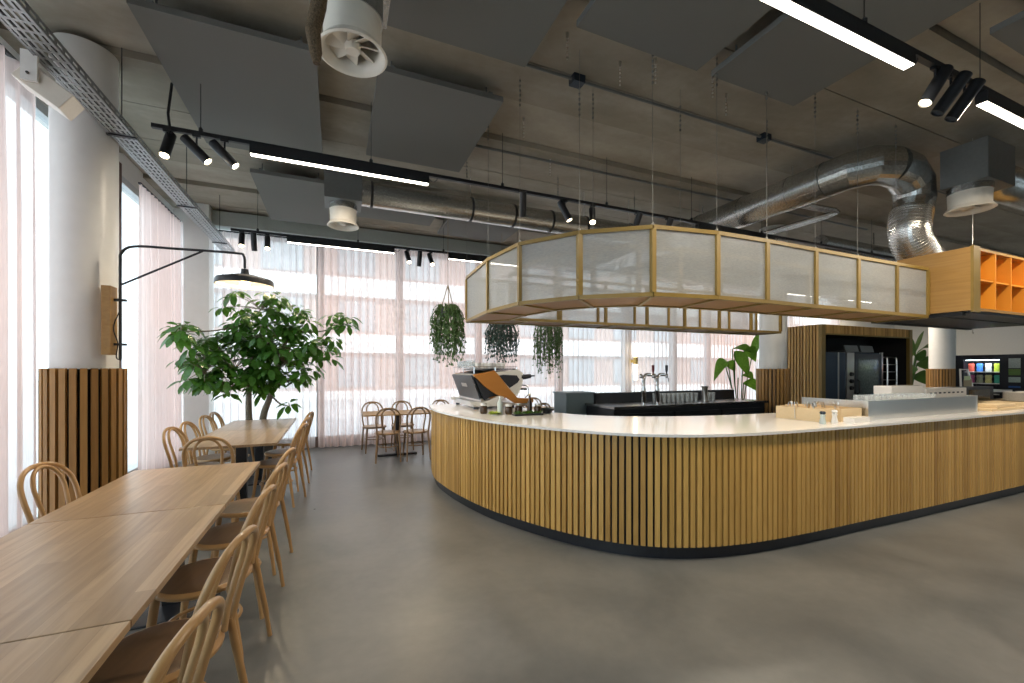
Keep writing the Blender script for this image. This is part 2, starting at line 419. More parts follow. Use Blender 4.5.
# windows
def win_y(n, xs, y, z0, z1):      # window in a wall of constant y
    fr = MB()
    a, b = xs
    fr.box(a, a + .07, y - .04, y + .04, z0, z1, .5).box(b - .07, b, y - .04, y + .04, z0, z1, .5)
    fr.box(a, b, y - .04, y + .04, z1 - .09, z1, .5).box(a, b, y - .04, y + .04, z0, z0 + .08, .5)
    o = struct('window_%d' % n, fr, M_frame)
    MB().box(a + .07, b - .07, y - .008, y + .008, z0 + .08, z1 - .09, .5).build('pane', M_win, o)
def win_x(n, ys, x, z0, z1, extra=None):
    fr = MB(); a, b = ys
    fr.box(x - .04, x + .04, a, a + .07, z0, z1, .5).box(x - .04, x + .04, b - .07, b, z0, z1, .5)
    fr.box(x - .04, x + .04, a, b, z1 - .09, z1, .5).box(x - .04, x + .04, a, b, z0, z0 + .08, .5)
    if extra: fr.box(x - .035, x + .035, a, b, extra, extra + .06, .5)
    o = struct('window_%d' % n, fr, M_frame)
    MB().box(x - .008, x + .008, a + .07, b - .07, z0 + .08, z1 - .09, .5).build('pane', M_win, o)
wx = [-2.55, -.27, 1.23, 2.96, 4.99, 6.95, 8.57, 9.9, 11.4, 13.5, 15.6]
for i in range(10): win_y(i + 1, (wx[i], wx[i + 1]), 9.02, .08, 3.97)
wy = [-4.1, -1.9, .3, 2.5, 4.75, 6.45, 8.7]
for i in range(6): win_x(i + 11, (wy[i], wy[i + 1]), -2.56, .06, 3.98)
win_y(17, (12.3, 15.6), Y0 - .07, .3, 3.7)  # unseen window added behind the camera to light the far right of the room
struct('trim_3', MB().box(-2.5, -2.38, 6.38, 6.52, 0, 3.98), M_redwood)      # red-brown post between the side windows
struct('trim_4', MB().box(6.88, 7.08, 8.86, 8.98, 0, 3.97, .5).box(8.5, 8.62, 8.86, 8.98, 0, 3.97, .5).box(4.93, 5.05, 8.86, 8.98, 0, 3.97, .5), M_white)
struct('baseboard_back', MB().box(-1.95, 15.6, 8.86, 8.94, 0, .2, .5), plain('brown_sill', (.16, .11, .09), .6))

# ------------------------------------------------------------------ outside
struct('ground_outside', MB().box(-60, 70, -50, 80, -.35, -.15, .5), plain('pale_paving', (.62, .64, .66), .9, noise=.1, scale=.5))
bld = thing('office_building', 'pale office block with brick-red storeys seen through the back curtains', 'building', (8, 25, -.15))
w = MB()
M_brick = plain('brick_red', (.46, .34, .30), .9, noise=.15, scale=3)
M_band = plain('white_render_band', (.85, .85, .85), .8, noise=.02)
M_bglass = plain('facade_glass', (.33, .35, .37), .3, noise=.1, scale=.4)
w.box(-8, 40, 25, 33, -.15, 14, .5); put('wall', w, M_brick, bld)
for k in range(5):
    z = 2.4 + 3.1 * k - 3.1
    put('balcony_band', MB().box(-8.2, 40.2, 24.6, 25.0, z, z + 1.0, .5), M_band, bld)
    wv = MB()
    for j in range(13):
        x = -7.2 + j * 3.65
        wv.box(x, x + 2.0, 24.93, 25.0, z + 1.2, z + 2.9, .5)
    put('window', wv, M_bglass, bld)

# ------------------------------------------------------------------ curtains (real pleats)
def curtain(name, a, b, z0, z1, mat, label, hem=None, seed=0, pitch=.13, amp=.05):
    a = Vector((a[0], a[1], 0)); b = Vector((b[0], b[1], 0)); d = b - a; L = d.length; d.normalize(); nrm = Vector((-d.y, d.x, 0))
    rnd = random.Random(seed); n = int(L / .016); zs = [z0, z0 + .22, z0 + .9, z0 + 1.8, z0 + 2.7, z1 - .15, z1]
    ph = [rnd.uniform(0, 6) for _ in range(4)]
    mb = MB(); vs = []
    for zi, z in enumerate(zs):
        for i in range(n + 1):
            s = L * i / n
            q = s / pitch * 2 * PI + 1.2 * math.sin(s * 1.7 + ph[0]) + .6 * math.sin(s * 5.1 + ph[1]) + .25 * math.sin(z * 1.2 + s)
            off = amp * (.75 + .25 * math.sin(s * 2.3 + ph[2])) * math.sin(q) * (1.0 if zi < 5 else .7) + .012 * math.sin(2.1 * q + ph[3])
            vs.append(a + d * s + nrm * off + Vector((0, 0, z)))
    fs = []; k = n + 1; mi = []
    for zi in range(len(zs) - 1):
        for i in range(n):
            fs.append((zi * k + i, zi * k + i + 1, (zi + 1) * k + i + 1, (zi + 1) * k + i))
    mb.add(vs, fs, .5)
    o = mb.build(name, mat, None, True)
    tag(o, label, 'curtain')
    hd = MB().bar((a.x, a.y, z1 + .012), (b.x, b.y, z1 + .012), .03, .02, tint=.5)
    hd.build('curtain_rail', M_black, o)
    return o
curtain('sheer_curtain', (-2.31, 1.2), (-2.31, 4.84), .02, 3.9, M_sheer, 'floor-length pale sheer curtain left of the near white column', seed=3, amp=.06, pitch=.19)
curtain('sheer_curtain', (-2.34, 6.9), (-2.34, 8.44), .02, 3.9, M_sheer, 'narrow pink sheer curtain on the side window behind the wall lamp', seed=5, amp=.05)
curtain('sheer_curtain', (-1.92, 8.74), (-.35, 8.74), .02, 3.9, M_sheer2, 'sheer curtain panel in the far corner behind the leafy tree', seed=6)
curtain('sheer_curtain', (-.3, 8.7), (4.95, 8.7), .02, 3.92, M_sheer, 'wide pleated sheer curtain behind the bistro table and hanging plants', seed=8)
curtain('sheer_curtain', (5.0, 8.74), (8.5, 8.74), .02, 3.92, M_sheer2, 'sheer curtain panel behind the beer taps', seed=9)
curtain('sheer_curtain', (11.45, 8.74), (15.5, 8.74), .02, 3.92, M_sheer2, 'sheer curtain showing in the gap above the slatted alcove', seed=12)
curtain('sheer_curtain', (8.5, 8.7), (11.4, 8.7), .02, 3.92, M_sheer, 'sheer curtain panel behind the plant beside the far slatted column', seed=10)

# ------------------------------------------------------------------ columns
def column(x, y, r, label, tint):
    t = thing('round_column', label, 'column', (x, y, 0))
    put('shaft', MB().lathe([(r, .0), (r, ZC - .001)], 48, (x, y, 0)), M_colwhite, t, True)
    R = r + .048
    put('cladding_backing', MB().lathe([(r + .004, 0), (R - .018, 0), (R - .018, 1.5), (r + .004, 1.5)], 48, (x, y, 0)), M_matte, t, True)
    sl = MB(); n = int(2 * PI * R / .062)
    for i in range(n):
        q = 2 * PI * i / n
        M = Matrix.Translation((x, y, 0)) @ Matrix.Rotation(q, 4, 'Z')
        sl.box(R - .017, R + .008, -.021, .021, .0, 1.505, None, 0, M)
    put('slat_cladding', sl, M_oakc, t)
    return t
c1 = column(-2.0, 4.8, .215, 'white round column with oak slats at its foot, left of the long tables', .5)
column(7.9, 5.62, .235, 'white round column behind the back bar beside the slatted oven alcove', .5)
column(16.15, 6.4, .28, 'white round column at far right next to the snack machine', .5)

# ------------------------------------------------------------------ the curved bar counter
outer = [(12.5, 2.28), (9, 2.285), (7, 2.29), (5.5, 2.30), (4.5, 2.315), (3.9, 2.325), (3.4, 2.345), (3.0, 2.385), (2.66, 2.46), (2.34, 2.60), (2.06, 2.82), (1.81, 3.14), (1.6, 3.52), (1.42, 3.93), (1.29, 4.4), (1.205, 4.9), (1.18, 5.4), (1.26, 5.95)]
def path2(pts, n=12):
    return [(p.x, p.y) for p in spline([(a, b, 0) for a, b in pts], n)]
OUT = path2(outer)
def offset(path, d):
    r = []
    for i, p in enumerate(path):
        a = path[max(i - 1, 0)]; b = path[min(i + 1, len(path) - 1)]
        t = Vector((b[0] - a[0], b[1] - a[1])).normalized()
        r.append((p[0] - t.y * d, p[1] + t.x * d))
    return r        # positive d = to the left of travel
# travel goes from right to left (towards -x), so the outside (camera side) is on the left
inner = [(12.5, 3.3), (9, 3.3), (6.5, 3.3), (4.7, 3.32), (3.9, 3.38), (3.3, 3.52), (2.8, 3.75), (2.5, 4.05), (2.33, 4.5), (2.28, 5.0), (2.28, 5.95)]
INN = path2(inner, 8)
def band(pa, pb, z0, z1, mb=None, tint=.5):
    """closed slab between two open polylines"""
    mb = mb or MB(); poly = list(pa) + list(pb)[::-1]; k = len(poly)
    # triangulate as a strip by resampling both to the same count
    def res(p, n):
        L = [0]
        for i in range(1, len(p)): L.append(L[-1] + math.dist(p[i], p[i - 1]))
        out = []; j = 0
        for i in range(n):
            s = L[-1] * i / (n - 1)
            while j < len(L) - 2 and L[j + 1] < s: j += 1
            t = (s - L[j]) / max(1e-9, L[j + 1] - L[j]); t = min(1, max(0, t))
            out.append((p[j][0] + (p[j + 1][0] - p[j][0]) * t, p[j][1] + (p[j + 1][1] - p[j][1]) * t))
        return out
    n = 160; A = res(pa, n); B = res(pb, n)
    vs = [(*p, z0) for p in A] + [(*p, z0) for p in B] + [(*p, z1) for p in A] + [(*p, z1) for p in B]
    fs = []
    for i in range(n - 1):
        fs += [(i, i + 1, n + i + 1, n + i), (2 * n + i, 3 * n + i, 3 * n + i + 1, 2 * n + i + 1), (i, 2 * n + i, 2 * n + i + 1, i + 1), (n + i, n + i + 1, 3 * n + i + 1, 3 * n + i)]
    fs += [(0, n, 3 * n, 2 * n), (n - 1, 3 * n - 1, 4 * n - 1, 2 * n - 1)]
    return mb.add(vs, fs, tint)
bar = thing('bar_counter', 'curved bar counter faced with vertical oak slats on a black plinth', 'bar counter', (5, 3, 0))
put('plinth', band(offset(OUT, -.035), offset(INN, .05), 0, .115), M_plinth, bar)
put('carcass', band(offset(OUT, -.022), offset(INN, .04), .1, .97), M_matte, bar)
sl = MB(); acc = 0; pos = .02
PO = OUT
for i in range(len(PO) - 1):
    a = Vector(PO[i]); b = Vector(PO[i + 1]); L = (b - a).length
    while pos <= acc + L:
        p = a + (b - a) * ((pos - acc) / L); d = (b - a).normalized(); ang = math.atan2(d.y, d.x)
        M = Matrix.Translation((p.x, p.y, 0)) @ Matrix.Rotation(ang, 4, 'Z')
        sl.box(-.0185, .0185, -.022, .006, .105, .968, random.triangular(0, 1, .6), 0, M)
        pos += .0545
    acc += L
# the short end at the back-left of the bar
x = 1.28
while x < 2.26:
    sl.box(x - .0185, x + .0185, 5.925, 5.955, .105, .968); x += .0545
put('slat_front', sl, M_oak, bar)
wt = thing('stone_worktop', 'long curved white stone worktop lying on the slatted bar', 'worktop', (5, 3, .97))
oo = offset(OUT, .035); ii = offset(INN, 0)
put('slab', band([(p[0], p[1]) for p in oo] + [(1.26, 6.0)], ii + [(2.28, 6.0)], .97, .992), M_stone, wt)

# ------------------------------------------------------------------ dining tables
def make_table(x, y, label):
    t = thing('dining_table', label, 'table', (x, y, 0), 0)
    MB().box(-.4, .4, -.577, .577, .735, .76, .5).build('tabletop', M_top, t, bevel=.002)
    for n, s in (('pedestal', 0),):
        MB().box(-.05, .05, -.04, .04, .012, .72, .5).build('pedestal_post', M_black, t, bevel=.004)
        MB().box(-.25, .25, -.25, .25, 0, .014, .5).build('base_plate', M_black, t, bevel=.004)
        MB().box(-.3, .3, -.03, .03, .72, .735, .5).box(-.03, .03, -.4, .4, .715, .735, .5).build('support_cross', M_black, t)
    return t
tabs = [(-.955, 3.32, 'oak table in the near row, its end facing the tree, beside the slatted column'), (-.955, 2.16, 'middle oak table of the near row, seams at both ends'),
        (-.955, 1.00, 'oak table nearest the camera at the bottom left corner'),
        (-.94, 5.38, 'oak table just beyond the gap, nearer of the two far tables'), (-.94, 6.54, 'oak table standing right in front of the leafy tree')]
T0 = None
for i, (x, y, lb) in enumerate(tabs):
    if T0 is None: T0 = make_table(x, y, lb)
    else:
        o = copy_tree(T0); o.location = (x, y, 0); o['label'] = lb

# ------------------------------------------------------------------ bentwood chairs (front faces +Y, back at -Y)
def make_chair(label, mat, seatm, group=None, n=10):
    t = thing('bentwood_chair', label, 'chair', (0, 0, 0), 0, group)
    r = .0145
    # seat: light round rim with a dark panel
    MB().lathe([(.165, .437), (.200, .432), (.212, .440), (.214, .452), (.206, .463), (.195, .466), (.178, .456)], 36, sx=1.0, sy=.98, cap=False).build('seat_frame', mat, t, True)
    MB().lathe([(0, .448), (.185, .452), (.197, .4655), (.19, .4665), (.10, .4635), (0, .462)], 32, sx=1, sy=.98).build('seat_panel', seatm, t, True)
    for s in (-1, 1):
        MB().tube(spline([(s * .145, .135, .44), (s * .155, .15, .3), (s * .168, .172, .12), (s * .175, .185, 0)], 4), [.019] * 5 + [.016] * 4 + [.012] * 4, n).build('leg', mat, t, True)
        MB().tube(spline([(s * .168, -.175, .47), (s * .175, -.195, .34), (s * .186, -.225, .15), (s * .192, -.245, 0)], 4), [.0155] * 5 + [.015] * 4 + [.012] * 4, n).build('leg', mat, t, True)
    oh = [(-.172, -.178, .46), (-.182, -.203, .58), (-.188, -.232, .69), (-.174, -.260, .775), (-.128, -.284, .838), (-.064, -.297, .868), (0, -.301, .874)]
    oh += [(-x, y, z) for x, y, z in oh[-2::-1]]
    MB().tube(spline(oh, 5), r, n).build('back_hoop', mat, t, True)
    ih = [(-.088, -.188, .46), (-.092, -.20, .56), (-.104, -.225, .67), (-.106, -.246, .745), (-.085, -.266, .81), (-.045, -.280, .849), (0, -.285, .860)]
    ih += [(-x, y, z) for x, y, z in ih[-2::-1]]
    MB().tube(spline(ih, 5), r * .85, n).build('inner_hoop', mat, t, True)
    MB().tube([(.158 * math.cos(q), .158 * math.sin(q), .235) for q in [2 * PI * i / 28 for i in range(29)]], .009, 7, False).build('leg_ring', mat, t, True)
    return t
CH = make_chair('x', M_bent, M_seat)
CHD = make_chair('x', M_bentd, M_bent, n=7)
used = set()
def chair(x, y, rz, label, src=None, group=None):
    src = src or CH
    if src.name not in used: o = src; used.add(src.name)
    else: o = copy_tree(src)
    o.location = (x, y, 0); o.rotation_euler = (0, 0, rz); o['label'] = label
    if group: o['group'] = group
    return o
R90 = PI / 2       # chair on the right side of a table faces -X : rotate front (+Y) to -X = +90 deg
near = [(1.30, 12, 'bentwood chair cut off by the bottom edge, nearest the camera'), (1.88, 12, 'second bentwood chair from the camera on the right side of the near tables'),
        (2.52, 9, 'third bentwood chair from the camera along the near tables'), (3.10, 11, 'fourth bentwood chair from the camera along the near tables'),
        (3.68, 12, 'bentwood chair at the far right corner of the near tables, fifth from the camera')]
far = [(5.30, 14, 'bentwood chair on the right of the far tables, nearest the gap'), (5.95, 15, 'middle bentwood chair on the right of the far tables'), (6.72, 14, 'bentwood chair on the right of the far tables, closest to the tree')]
for y, a, lb in near + far:       # (y of the hoop top, swivel)
    q = math.radians(a); chair(-.345 - .27 * math.cos(q), y + .27 * math.sin(q), R90 - q, lb)
for y, a, lb in [(5.5, 12, 'front-most of the four bentwood chairs on the window side of the far tables'), (6.0, 10, 'second bentwood chair on the window side of the far tables'), (6.75, 12, 'third bentwood chair on the window side of the far tables'), (7.2, 8, 'bentwood chair on the window side next to the tree, last of its row')]:
    q = math.radians(a); chair(-1.585 + .27 * math.cos(q), y - .27 * math.sin(q), -R90 - q, lb)
chair(-1.08, 4.90, 0, 'bentwood chair at the head of the far tables, its back to the camera')
chair(-1.49, 3.66, -R90 - math.radians(13), 'single bentwood chair on the window side of the near tables, before the slatted column')
# bistro set
def bistro(x0, x1, y0, y1, label, cx, cy):
    t = thing('bistro_table', label, 'table', (cx, cy, 0))
    put('tabletop', MB().box(x0, x1, y0, y1, .725, .745, .5), M_oakx, t, bevel=.002)
    put('pedestal_post', MB().lathe([(.035, .01), (.035, .725)], 16, (cx, cy, 0)), M_black, t, True)
    put('foot', MB().box(cx - .33, cx + .33, cy - .04, cy + .04, 0, .03, .5), M_black, t)
    return t
bistro(.42, 1.62, 7.22, 7.92, 'small bistro table with a dark post near the back curtain, left of the bar end', 1.0, 7.55)
chair(.80, 7.21, math.radians(-4), 'bistro chair with its back to us, left of the pair on the near side', CHD)
chair(1.25, 7.19, math.radians(3), 'bistro chair with its back to us, right of the pair beside the bar end', CHD)
chair(.66, 8.06, PI + .06, 'bistro chair facing us across the small table, at its left', CHD)
chair(1.17, 8.08, PI - .05, 'bistro chair facing us across the small table, at its right', CHD)
chair(1.95, 8.08, PI, 'bistro chair by the curtain, just showing above the bar end', CHD)
bistro(3.0, 3.98, 6.95, 7.65, 'second bistro table half hidden behind the bar, right of the coffee machine', 3.5, 7.3)
chair(3.45, 7.12, .1, 'bistro chair at the hidden second table, nearer of two hoops showing above the worktop', CHD)
chair(3.95, 7.95, PI, 'bistro chair on the curtain side of the hidden second table', CHD)
chair(3.0, 6.98, -.1, 'bistro chair just right of the coffee machine, its hoop low above the worktop', CHD)

# ------------------------------------------------------------------ hanging canopy above the bar
ZB, ZT = 2.10, 2.69
co = [(6.42, 2.68), (5.78, 2.68), (5.07, 2.68), (4.36, 2.67), (3.65, 2.66), (3.04, 2.67), (2.42, 2.76), (1.94, 3.12), (1.60, 3.62), (1.515, 4.27), (1.57, 5.25)]
ci = [(6.42, 3.18), (5.78, 3.18), (5.07, 3.18), (4.36, 3.17), (3.65, 3.165), (3.13, 3.18), (2.68, 3.25), (2.33, 3.50), (2.09, 3.82), (1.99, 4.32), (1.99, 4.80)]
bo = [(1.57 + 5.36 * i / 8, 5.25) for i in range(9)]
bi = [(1.99 + 4.94 * i / 7, 4.80) for i in range(8)]
can = thing('hanging_canopy', 'faceted oak and woven-glass canopy ring hanging on wires above the bar', 'canopy', (4, 4, ZB))
def rails(pts, name):
    for nm, z in (('bottom', ZB + .017), ('top', ZT - .017)):
        m = MB()
        for i in range(len(pts) - 1): m.bar((*pts[i], z), (*pts[i + 1], z), .036, .034)
        put(nm + '_' + name, m, M_oakf, can)
rails(co, 'front_rail'); rails(ci, 'inner_rail'); rails(bo, 'back_rail'); rails(bi, 'inner_back_rail')
put('bottom_end_rail', MB().bar((6.93, 4.8, ZB + .017), (6.93, 5.25, ZB + .017), .036, .034), M_oakf, can)
put('top_end_rail', MB().bar((6.93, 4.8, ZT - .017), (6.93, 5.25, ZT - .017), .036, .034), M_oakf, can)
def post(p, w=.036):
    put('post', MB().box(p[0] - w / 2, p[0] + w / 2, p[1] - w / 2, p[1] + w / 2, ZB + .034, ZT - .034), M_oakf, can)
for p in co: post(p, .042)
for p in ci + bo[1:] + bi[1:]: post(p)
def gpanel(a, b, dn=0):
    m = MB(); d = Vector((b[0] - a[0], b[1] - a[1])).normalized() * .02
    m.bar((a[0] + d.x, a[1] + d.y, (ZB + ZT) / 2), (b[0] - d.x, b[1] - d.y, (ZB + ZT) / 2), .006, ZT - ZB - .066, tint=.5)
    put('glass_panel', m, M_woven, can)
for P in (co, bo):
    for i in range(len(P) - 1): gpanel(P[i], P[i + 1])
def soff(a, b, c, d):
    m = MB(); vs = [(*a, ZB + .012), (*b, ZB + .012), (*c, ZB + .012), (*d, ZB + .012), (*a, ZB + .022), (*b, ZB + .022), (*c, ZB + .022), (*d, ZB + .022)]
    m.add(vs, [(0, 3, 2, 1), (4, 5, 6, 7), (0, 1, 5, 4), (1, 2, 6, 5), (2, 3, 7, 6), (3, 0, 4, 7)])
    put('soffit_panel', m, M_soffit, can)
for i in range(len(co) - 1):
    soff(co[i], co[i + 1], ci[i + 1], ci[i]); put('soffit_rib', MB().bar((*co[i], ZB + .006), (*ci[i], ZB + .006), .028, .022), M_oakf, can)
for i in range(8):
    a, b = bo[i], bo[i + 1]
    soff(a, b, (max(b[0], 1.99), 4.8), (max(a[0], 1.99), 4.8)); put('soffit_rib', MB().bar((*a, ZB + .006), (max(a[0], 1.99), 4.8, ZB + .006), .028, .022), M_oakf, can)
for p in co[1:-1] + [co[-1]] + bo[2:8:2] + [ci[3], ci[5], ci[7]]:
    m = MB().tube([(p[0], p[1], ZT - .01), (p[0], p[1], 4.26)], .0018, 5)
    z = 3.82 + .15 * math.sin(p[0] * 9)
    for k in range(6): m.lathe([(0, 0), (.009, .008), (.009, .024), (0, .032)], 6, (p[0], p[1], z + k * .045))
    m.box(p[0] - .008, p[0] + .008, p[1] - .008, p[1] + .008, ZT - .005, ZT + .02)
    put('hanger_wire', m, M_wire, can)

# oak box with orange pigeon holes and the extractor hood under it
bx = thing('hanging_shelf_box', 'big oak box with orange pigeonholes hanging at the right end of the canopy', 'shelf', (7.7, 2.8, 2.13))
put('side_panel', MB().box(6.45, 6.56, 2.32, 3.25, 2.15, 2.85), M_oakx, bx)
put('side_panel', MB().box(8.97, 9.0, 2.32, 3.25, 2.15, 2.85), M_oakx, bx)
put('back_panel', MB().box(6.56, 8.97, 3.22, 3.25, 2.15, 2.85), M_oakx, bx)
put('divider_board', MB().box(6.57, 8.96, 2.60, 2.62, 2.19, 2.81, .6), M_orange, bx)
put('top_board', MB().box(6.56, 8.97, 2.31, 3.22, 2.82, 2.85), M_oakx, bx)
put('bottom_board', MB().box(6.56, 8.97, 2.31, 2.62, 2.15, 2.18), M_oakx, bx)
fr = MB().box(6.45, 6.60, 2.295, 2.32, 2.13, 2.86)
put('front_stile', fr, M_oakf, bx)
put('middle_shelf', MB().box(6.60, 8.97, 2.32, 2.60, 2.49, 2.508, .5), M_orange, bx)
for i in range(6):
    x = 6.60 + .385 * i
    put('shelf_divider', MB().box(x - .009, x + .009, 2.305, 2.60, 2.18, 2.82, .5), M_orange, bx)
hd = MB().box(6.53, 9.0, 2.64, 3.27, 2.115, 2.148).box(6.5, 6.56, 2.40, 3.27, 2.10, 2.148).box(6.5, 9.0, 3.22, 3.28, 2.10, 2.15).box(6.5, 9.0, 2.33, 2.36, 2.12, 2.15).box(6.53, 9, 2.36, 2.64, 2.125, 2.148)
put('extractor_hood', hd, M_black, bx)
put('hook', MB().tube([(8.95, 3.2, 2.11), (8.95, 3.2, 2.06), (8.97, 3.2, 2.045), (8.99, 3.2, 2.06)], .008, 6), M_steel, bx)
put('hanger_wire', MB().tube([(7, 2.5, 2.85), (7, 2.5, 4.25)], .003, 5).tube([(8.6, 2.5, 2.85), (8.6, 2.5, 4.25)], .003, 5), M_steel, bx)

# ------------------------------------------------------------------ ceiling: felt rafts
rafts = [(-1.34, -.14, 3.74, 5.72, 'long felt ceiling raft at upper left, next to the window wall'), (.34, 1.48, 3.74, 5.3, 'felt ceiling raft in the middle left, right of the near ceiling vent'),
         (.27, 1.48, 1.2, 3.24, 'dark felt ceiling raft at the top edge, right of the near ceiling vent'), (1.66, 2.85, .7, 2.71, 'felt ceiling raft at the top edge above the near light track'),
         (3.02, 4.1, .5, 2.71, 'felt ceiling raft crossed by the near light track'), (-1.02, -.10, 6.34, 8.2, 'felt ceiling raft behind the small ceiling vent'),
         (.10, 1.55, 6.34, 7.5, 'felt ceiling raft beyond the long duct, above the bistro table'), (-1.34, -.16, .7, 3.2, 'felt ceiling raft overhead, mostly outside the picture at upper left'),
         (1.78, 3.1, 6.4, 7.9, 'felt ceiling raft far back above the canopy edge'), (4.6, 6.0, -.6, 1.55, 'felt ceiling raft at the top right corner above the spotlights')]
for x0, x1, y0, y1, lb in rafts:
    t = thing('ceiling_raft', lb, 'ceiling panel', ((x0 + x1) / 2, (y0 + y1) / 2, 4.05))
    put('felt_board', MB().box(x0, x1, y0, y1, 4.05, 4.10, .5), M_panel, t)
    h = MB()
    for x in (x0 + .12, x1 - .12):
        h.box(x - .02, x + .02, y0 + .02, y1 - .02, 4.10, 4.13)
        for y in (y0 + .15, y1 - .15): h.box(x - .006, x + .006, y - .006, y + .006, 4.13, 4.26)
    put('mounting_rail', h, M_grey, t)

# ------------------------------------------------------------------ light tracks, spots and linear lamps
ZTR = 3.6
def track(x0, x1, y, label):
    t = thing('light_track', label, 'light track', ((x0 + x1) / 2, y, ZTR))
    put('rail', MB().box(x0, x1, y - .018, y + .018, ZTR - .018, ZTR + .018, .5), M_black, t)
    h = MB(); x = x0 + .35
    while x < x1:
        h.tube([(x, y, ZTR + .018), (x, y, 4.24)], .003, 5).lathe([(.018, 0), (.018, .03), (.006, .045)], 8, (x, y, ZTR + .018)); x += 1.45
    put('hanger_wire', h, M_black, t)
track(-1.46, 10.0, 4.55, 'middle black light track running above the canopy front')
track(-1.45, 17.0, 7.48, 'far black light track in front of the back curtains')
track(1.2, 9.6, 1.55, 'near black light track at the upper right')
def linear(x0, x1, y, label, power, both=True):
    t = thing('linear_light', label, 'lamp', ((x0 + x1) / 2, y, ZTR - .02))
    m = MB().box(x0, x1, y - .035, y - .029, ZTR - .105, ZTR - .02, .5).box(x0, x1, y + .029, y + .035, ZTR - .105, ZTR - .02, .5)
    m.box(x0, x1, y - .029, y + .029, ZTR - .026, ZTR - .02, .5).box(x0, x0 + .006, y - .029, y + .029, ZTR - .105, ZTR - .026, .5).box(x1 - .006, x1, y - .029, y + .029, ZTR - .105, ZTR - .026, .5)
    put('housing', m, M_black, t)
    put('diffuser', MB().box(x0 + .006, x1 - .006, y - .0285, y + .0285, ZTR - .107, ZTR - .095, .5), M_led, t)
    put('feed_cable', MB().tube(spline([(x1, y, ZTR - .04), (x1 + .05, y, ZTR - .07), (x1 + .09, y, ZTR - .04), (x1 + .1, y, ZTR - .01)], 4), .004, 6), M_black, t)
    l = bpy.data.lights.new('linear_lamp', 'AREA'); l.shape = 'RECTANGLE'; l.size = x1 - x0 - .05; l.size_y = .05; l.energy = power; l.color = (1, .85, .66)
    lo = bpy.data.objects.new('lamp_light', l); COL.objects.link(lo); lo.parent = t; lo.location = (0, 0, -.10)
linear(-.73, .93, 4.55, 'long lit bar lamp on the middle track, upper left of centre', 30)
linear(1.87, 3.50, 1.55, 'lit bar lamp on the near track left of the three dark spots', 34)
linear(4.47, 6.17, 1.55, 'lit bar lamp on the near track cut off by the right edge', 44)
linear(7.2, 8.8, 1.55, 'lit bar lamp on the near track beyond the right edge', 40)
linear(-.70, .94, 7.48, 'lit bar lamp on the far track before the back curtains, left one', 12)
linear(1.89, 3.5, 7.48, 'bar lamp on the far track, right one behind the hanging plant', 10)
linear(10.2, 12.4, 7.48, 'added bar lamp on the far track above the slatted alcove, brightening the right wall', 45)  # added lamp, out of sight behind the canopy, lifts the right wall
linear(13.6, 16.0, 7.48, 'added bar lamp on the far track above the dark-leaved plant, brightening the far right', 60)  # another added lamp, brightens the right wall and far column
linear(4.8, 6.4, 4.55, 'bar lamp on the middle track above the canopy', 16)
def spot(x, y, aim, label, on=True, power=24):
    t = thing('track_spotlight', label, 'spotlight', (x, y, ZTR - .018))
    a = Vector(aim).normalized()
    put('bracket', MB().box(x - .03, x + .03, y - .016, y + .016, ZTR - .035, ZTR - .018).tube([(x, y, ZTR - .03), (x, y, ZTR - .12)], .008, 8), M_black, t, True)
    c = Vector((x, y, ZTR - .15))
    q = Vector((0, 0, 1)).rotation_difference(a).to_matrix().to_4x4()
    b = MB().lathe([(0, -.14), (.04, -.14), (.04, .135), (.036, .135), (.034, .118), (.0, .116)], 20, c, q)
    put('lamp_body', b, M_black, t, True)
    put('lens', MB().lathe([(0, .119), (.033, .121), (.033, .126), (0, .128)], 16, c, q), M_lens if on else M_dkgrey, t, True)
    if on:
        l = bpy.data.lights.new('spot_lamp', 'SPOT'); l.energy = power; l.color = (1, .78, .5); l.spot_size = math.radians(62); l.spot_blend = .6; l.shadow_soft_size = .03
        lo = bpy.data.objects.new('spot_light', l); COL.objects.link(lo); lo.parent = t
        lo.location = c + a * .15 - t.location; lo.rotation_euler = a.to_track_quat('-Z', 'Y').to_euler()
spot(-1.35, 4.55, (-.05, -.5, -1), 'lit spotlight at the left end of the middle track, facing us')
spot(-1.14, 4.55, (.75, -.15, -.8), 'tilted spotlight on the middle track, second from its left end')
spot(-.93, 4.55, (.75, -.15, -.8), 'tilted spotlight on the middle track, touching the bar lamp side')
spot(2.05, 4.55, (.25, .6, -1), 'dark spotlight left of the two glowing ones above the canopy', False)
spot(2.62, 4.55, (.35, -.35, -1), 'glowing spotlight leaning right, above the left end of the canopy')
spot(3.02, 4.55, (-.35, -.6, -1), 'glowing spotlight leaning left, right beside its mirrored neighbour above the canopy')
spot(3.72, 4.55, (0, .6, -1), 'dark spotlight low behind the canopy top, right of the glowing pair', False)
spot(4.25, 4.55, (0, .6, -1), 'dark spotlight peeping over the canopy top, last on the right', False)
spot(3.82, 1.55, (-.55, .25, -1), 'lit spotlight leaning left on the near track, first of three', True, 30)
spot(4.03, 1.55, (-.38, .5, -1), 'unlit spotlight on the near track, middle of three', False)
spot(4.22, 1.55, (-.38, .5, -1), 'unlit spotlight on the near track, right one of three', False)
spot(-1.31, 7.48, (.1, -.75, -1), 'glowing spotlight at the left end of the far track')
spot(-1.15, 7.48, (.0, .4, -1), 'dark spotlight of the left trio on the far track', False)
spot(-.97, 7.48, (.1, -.75, -1), 'glowing spotlight of the left far trio next to the bar lamp')
spot(1.17, 7.48, (.1, -.75, -1), 'glowing left spotlight of the central trio on the far track')
spot(1.37, 7.48, (.0, .4, -1), 'dark middle spotlight of the central trio on the far track', False)
spot(1.57, 7.48, (.1, -.75, -1), 'glowing right spotlight of the central trio on the far track')

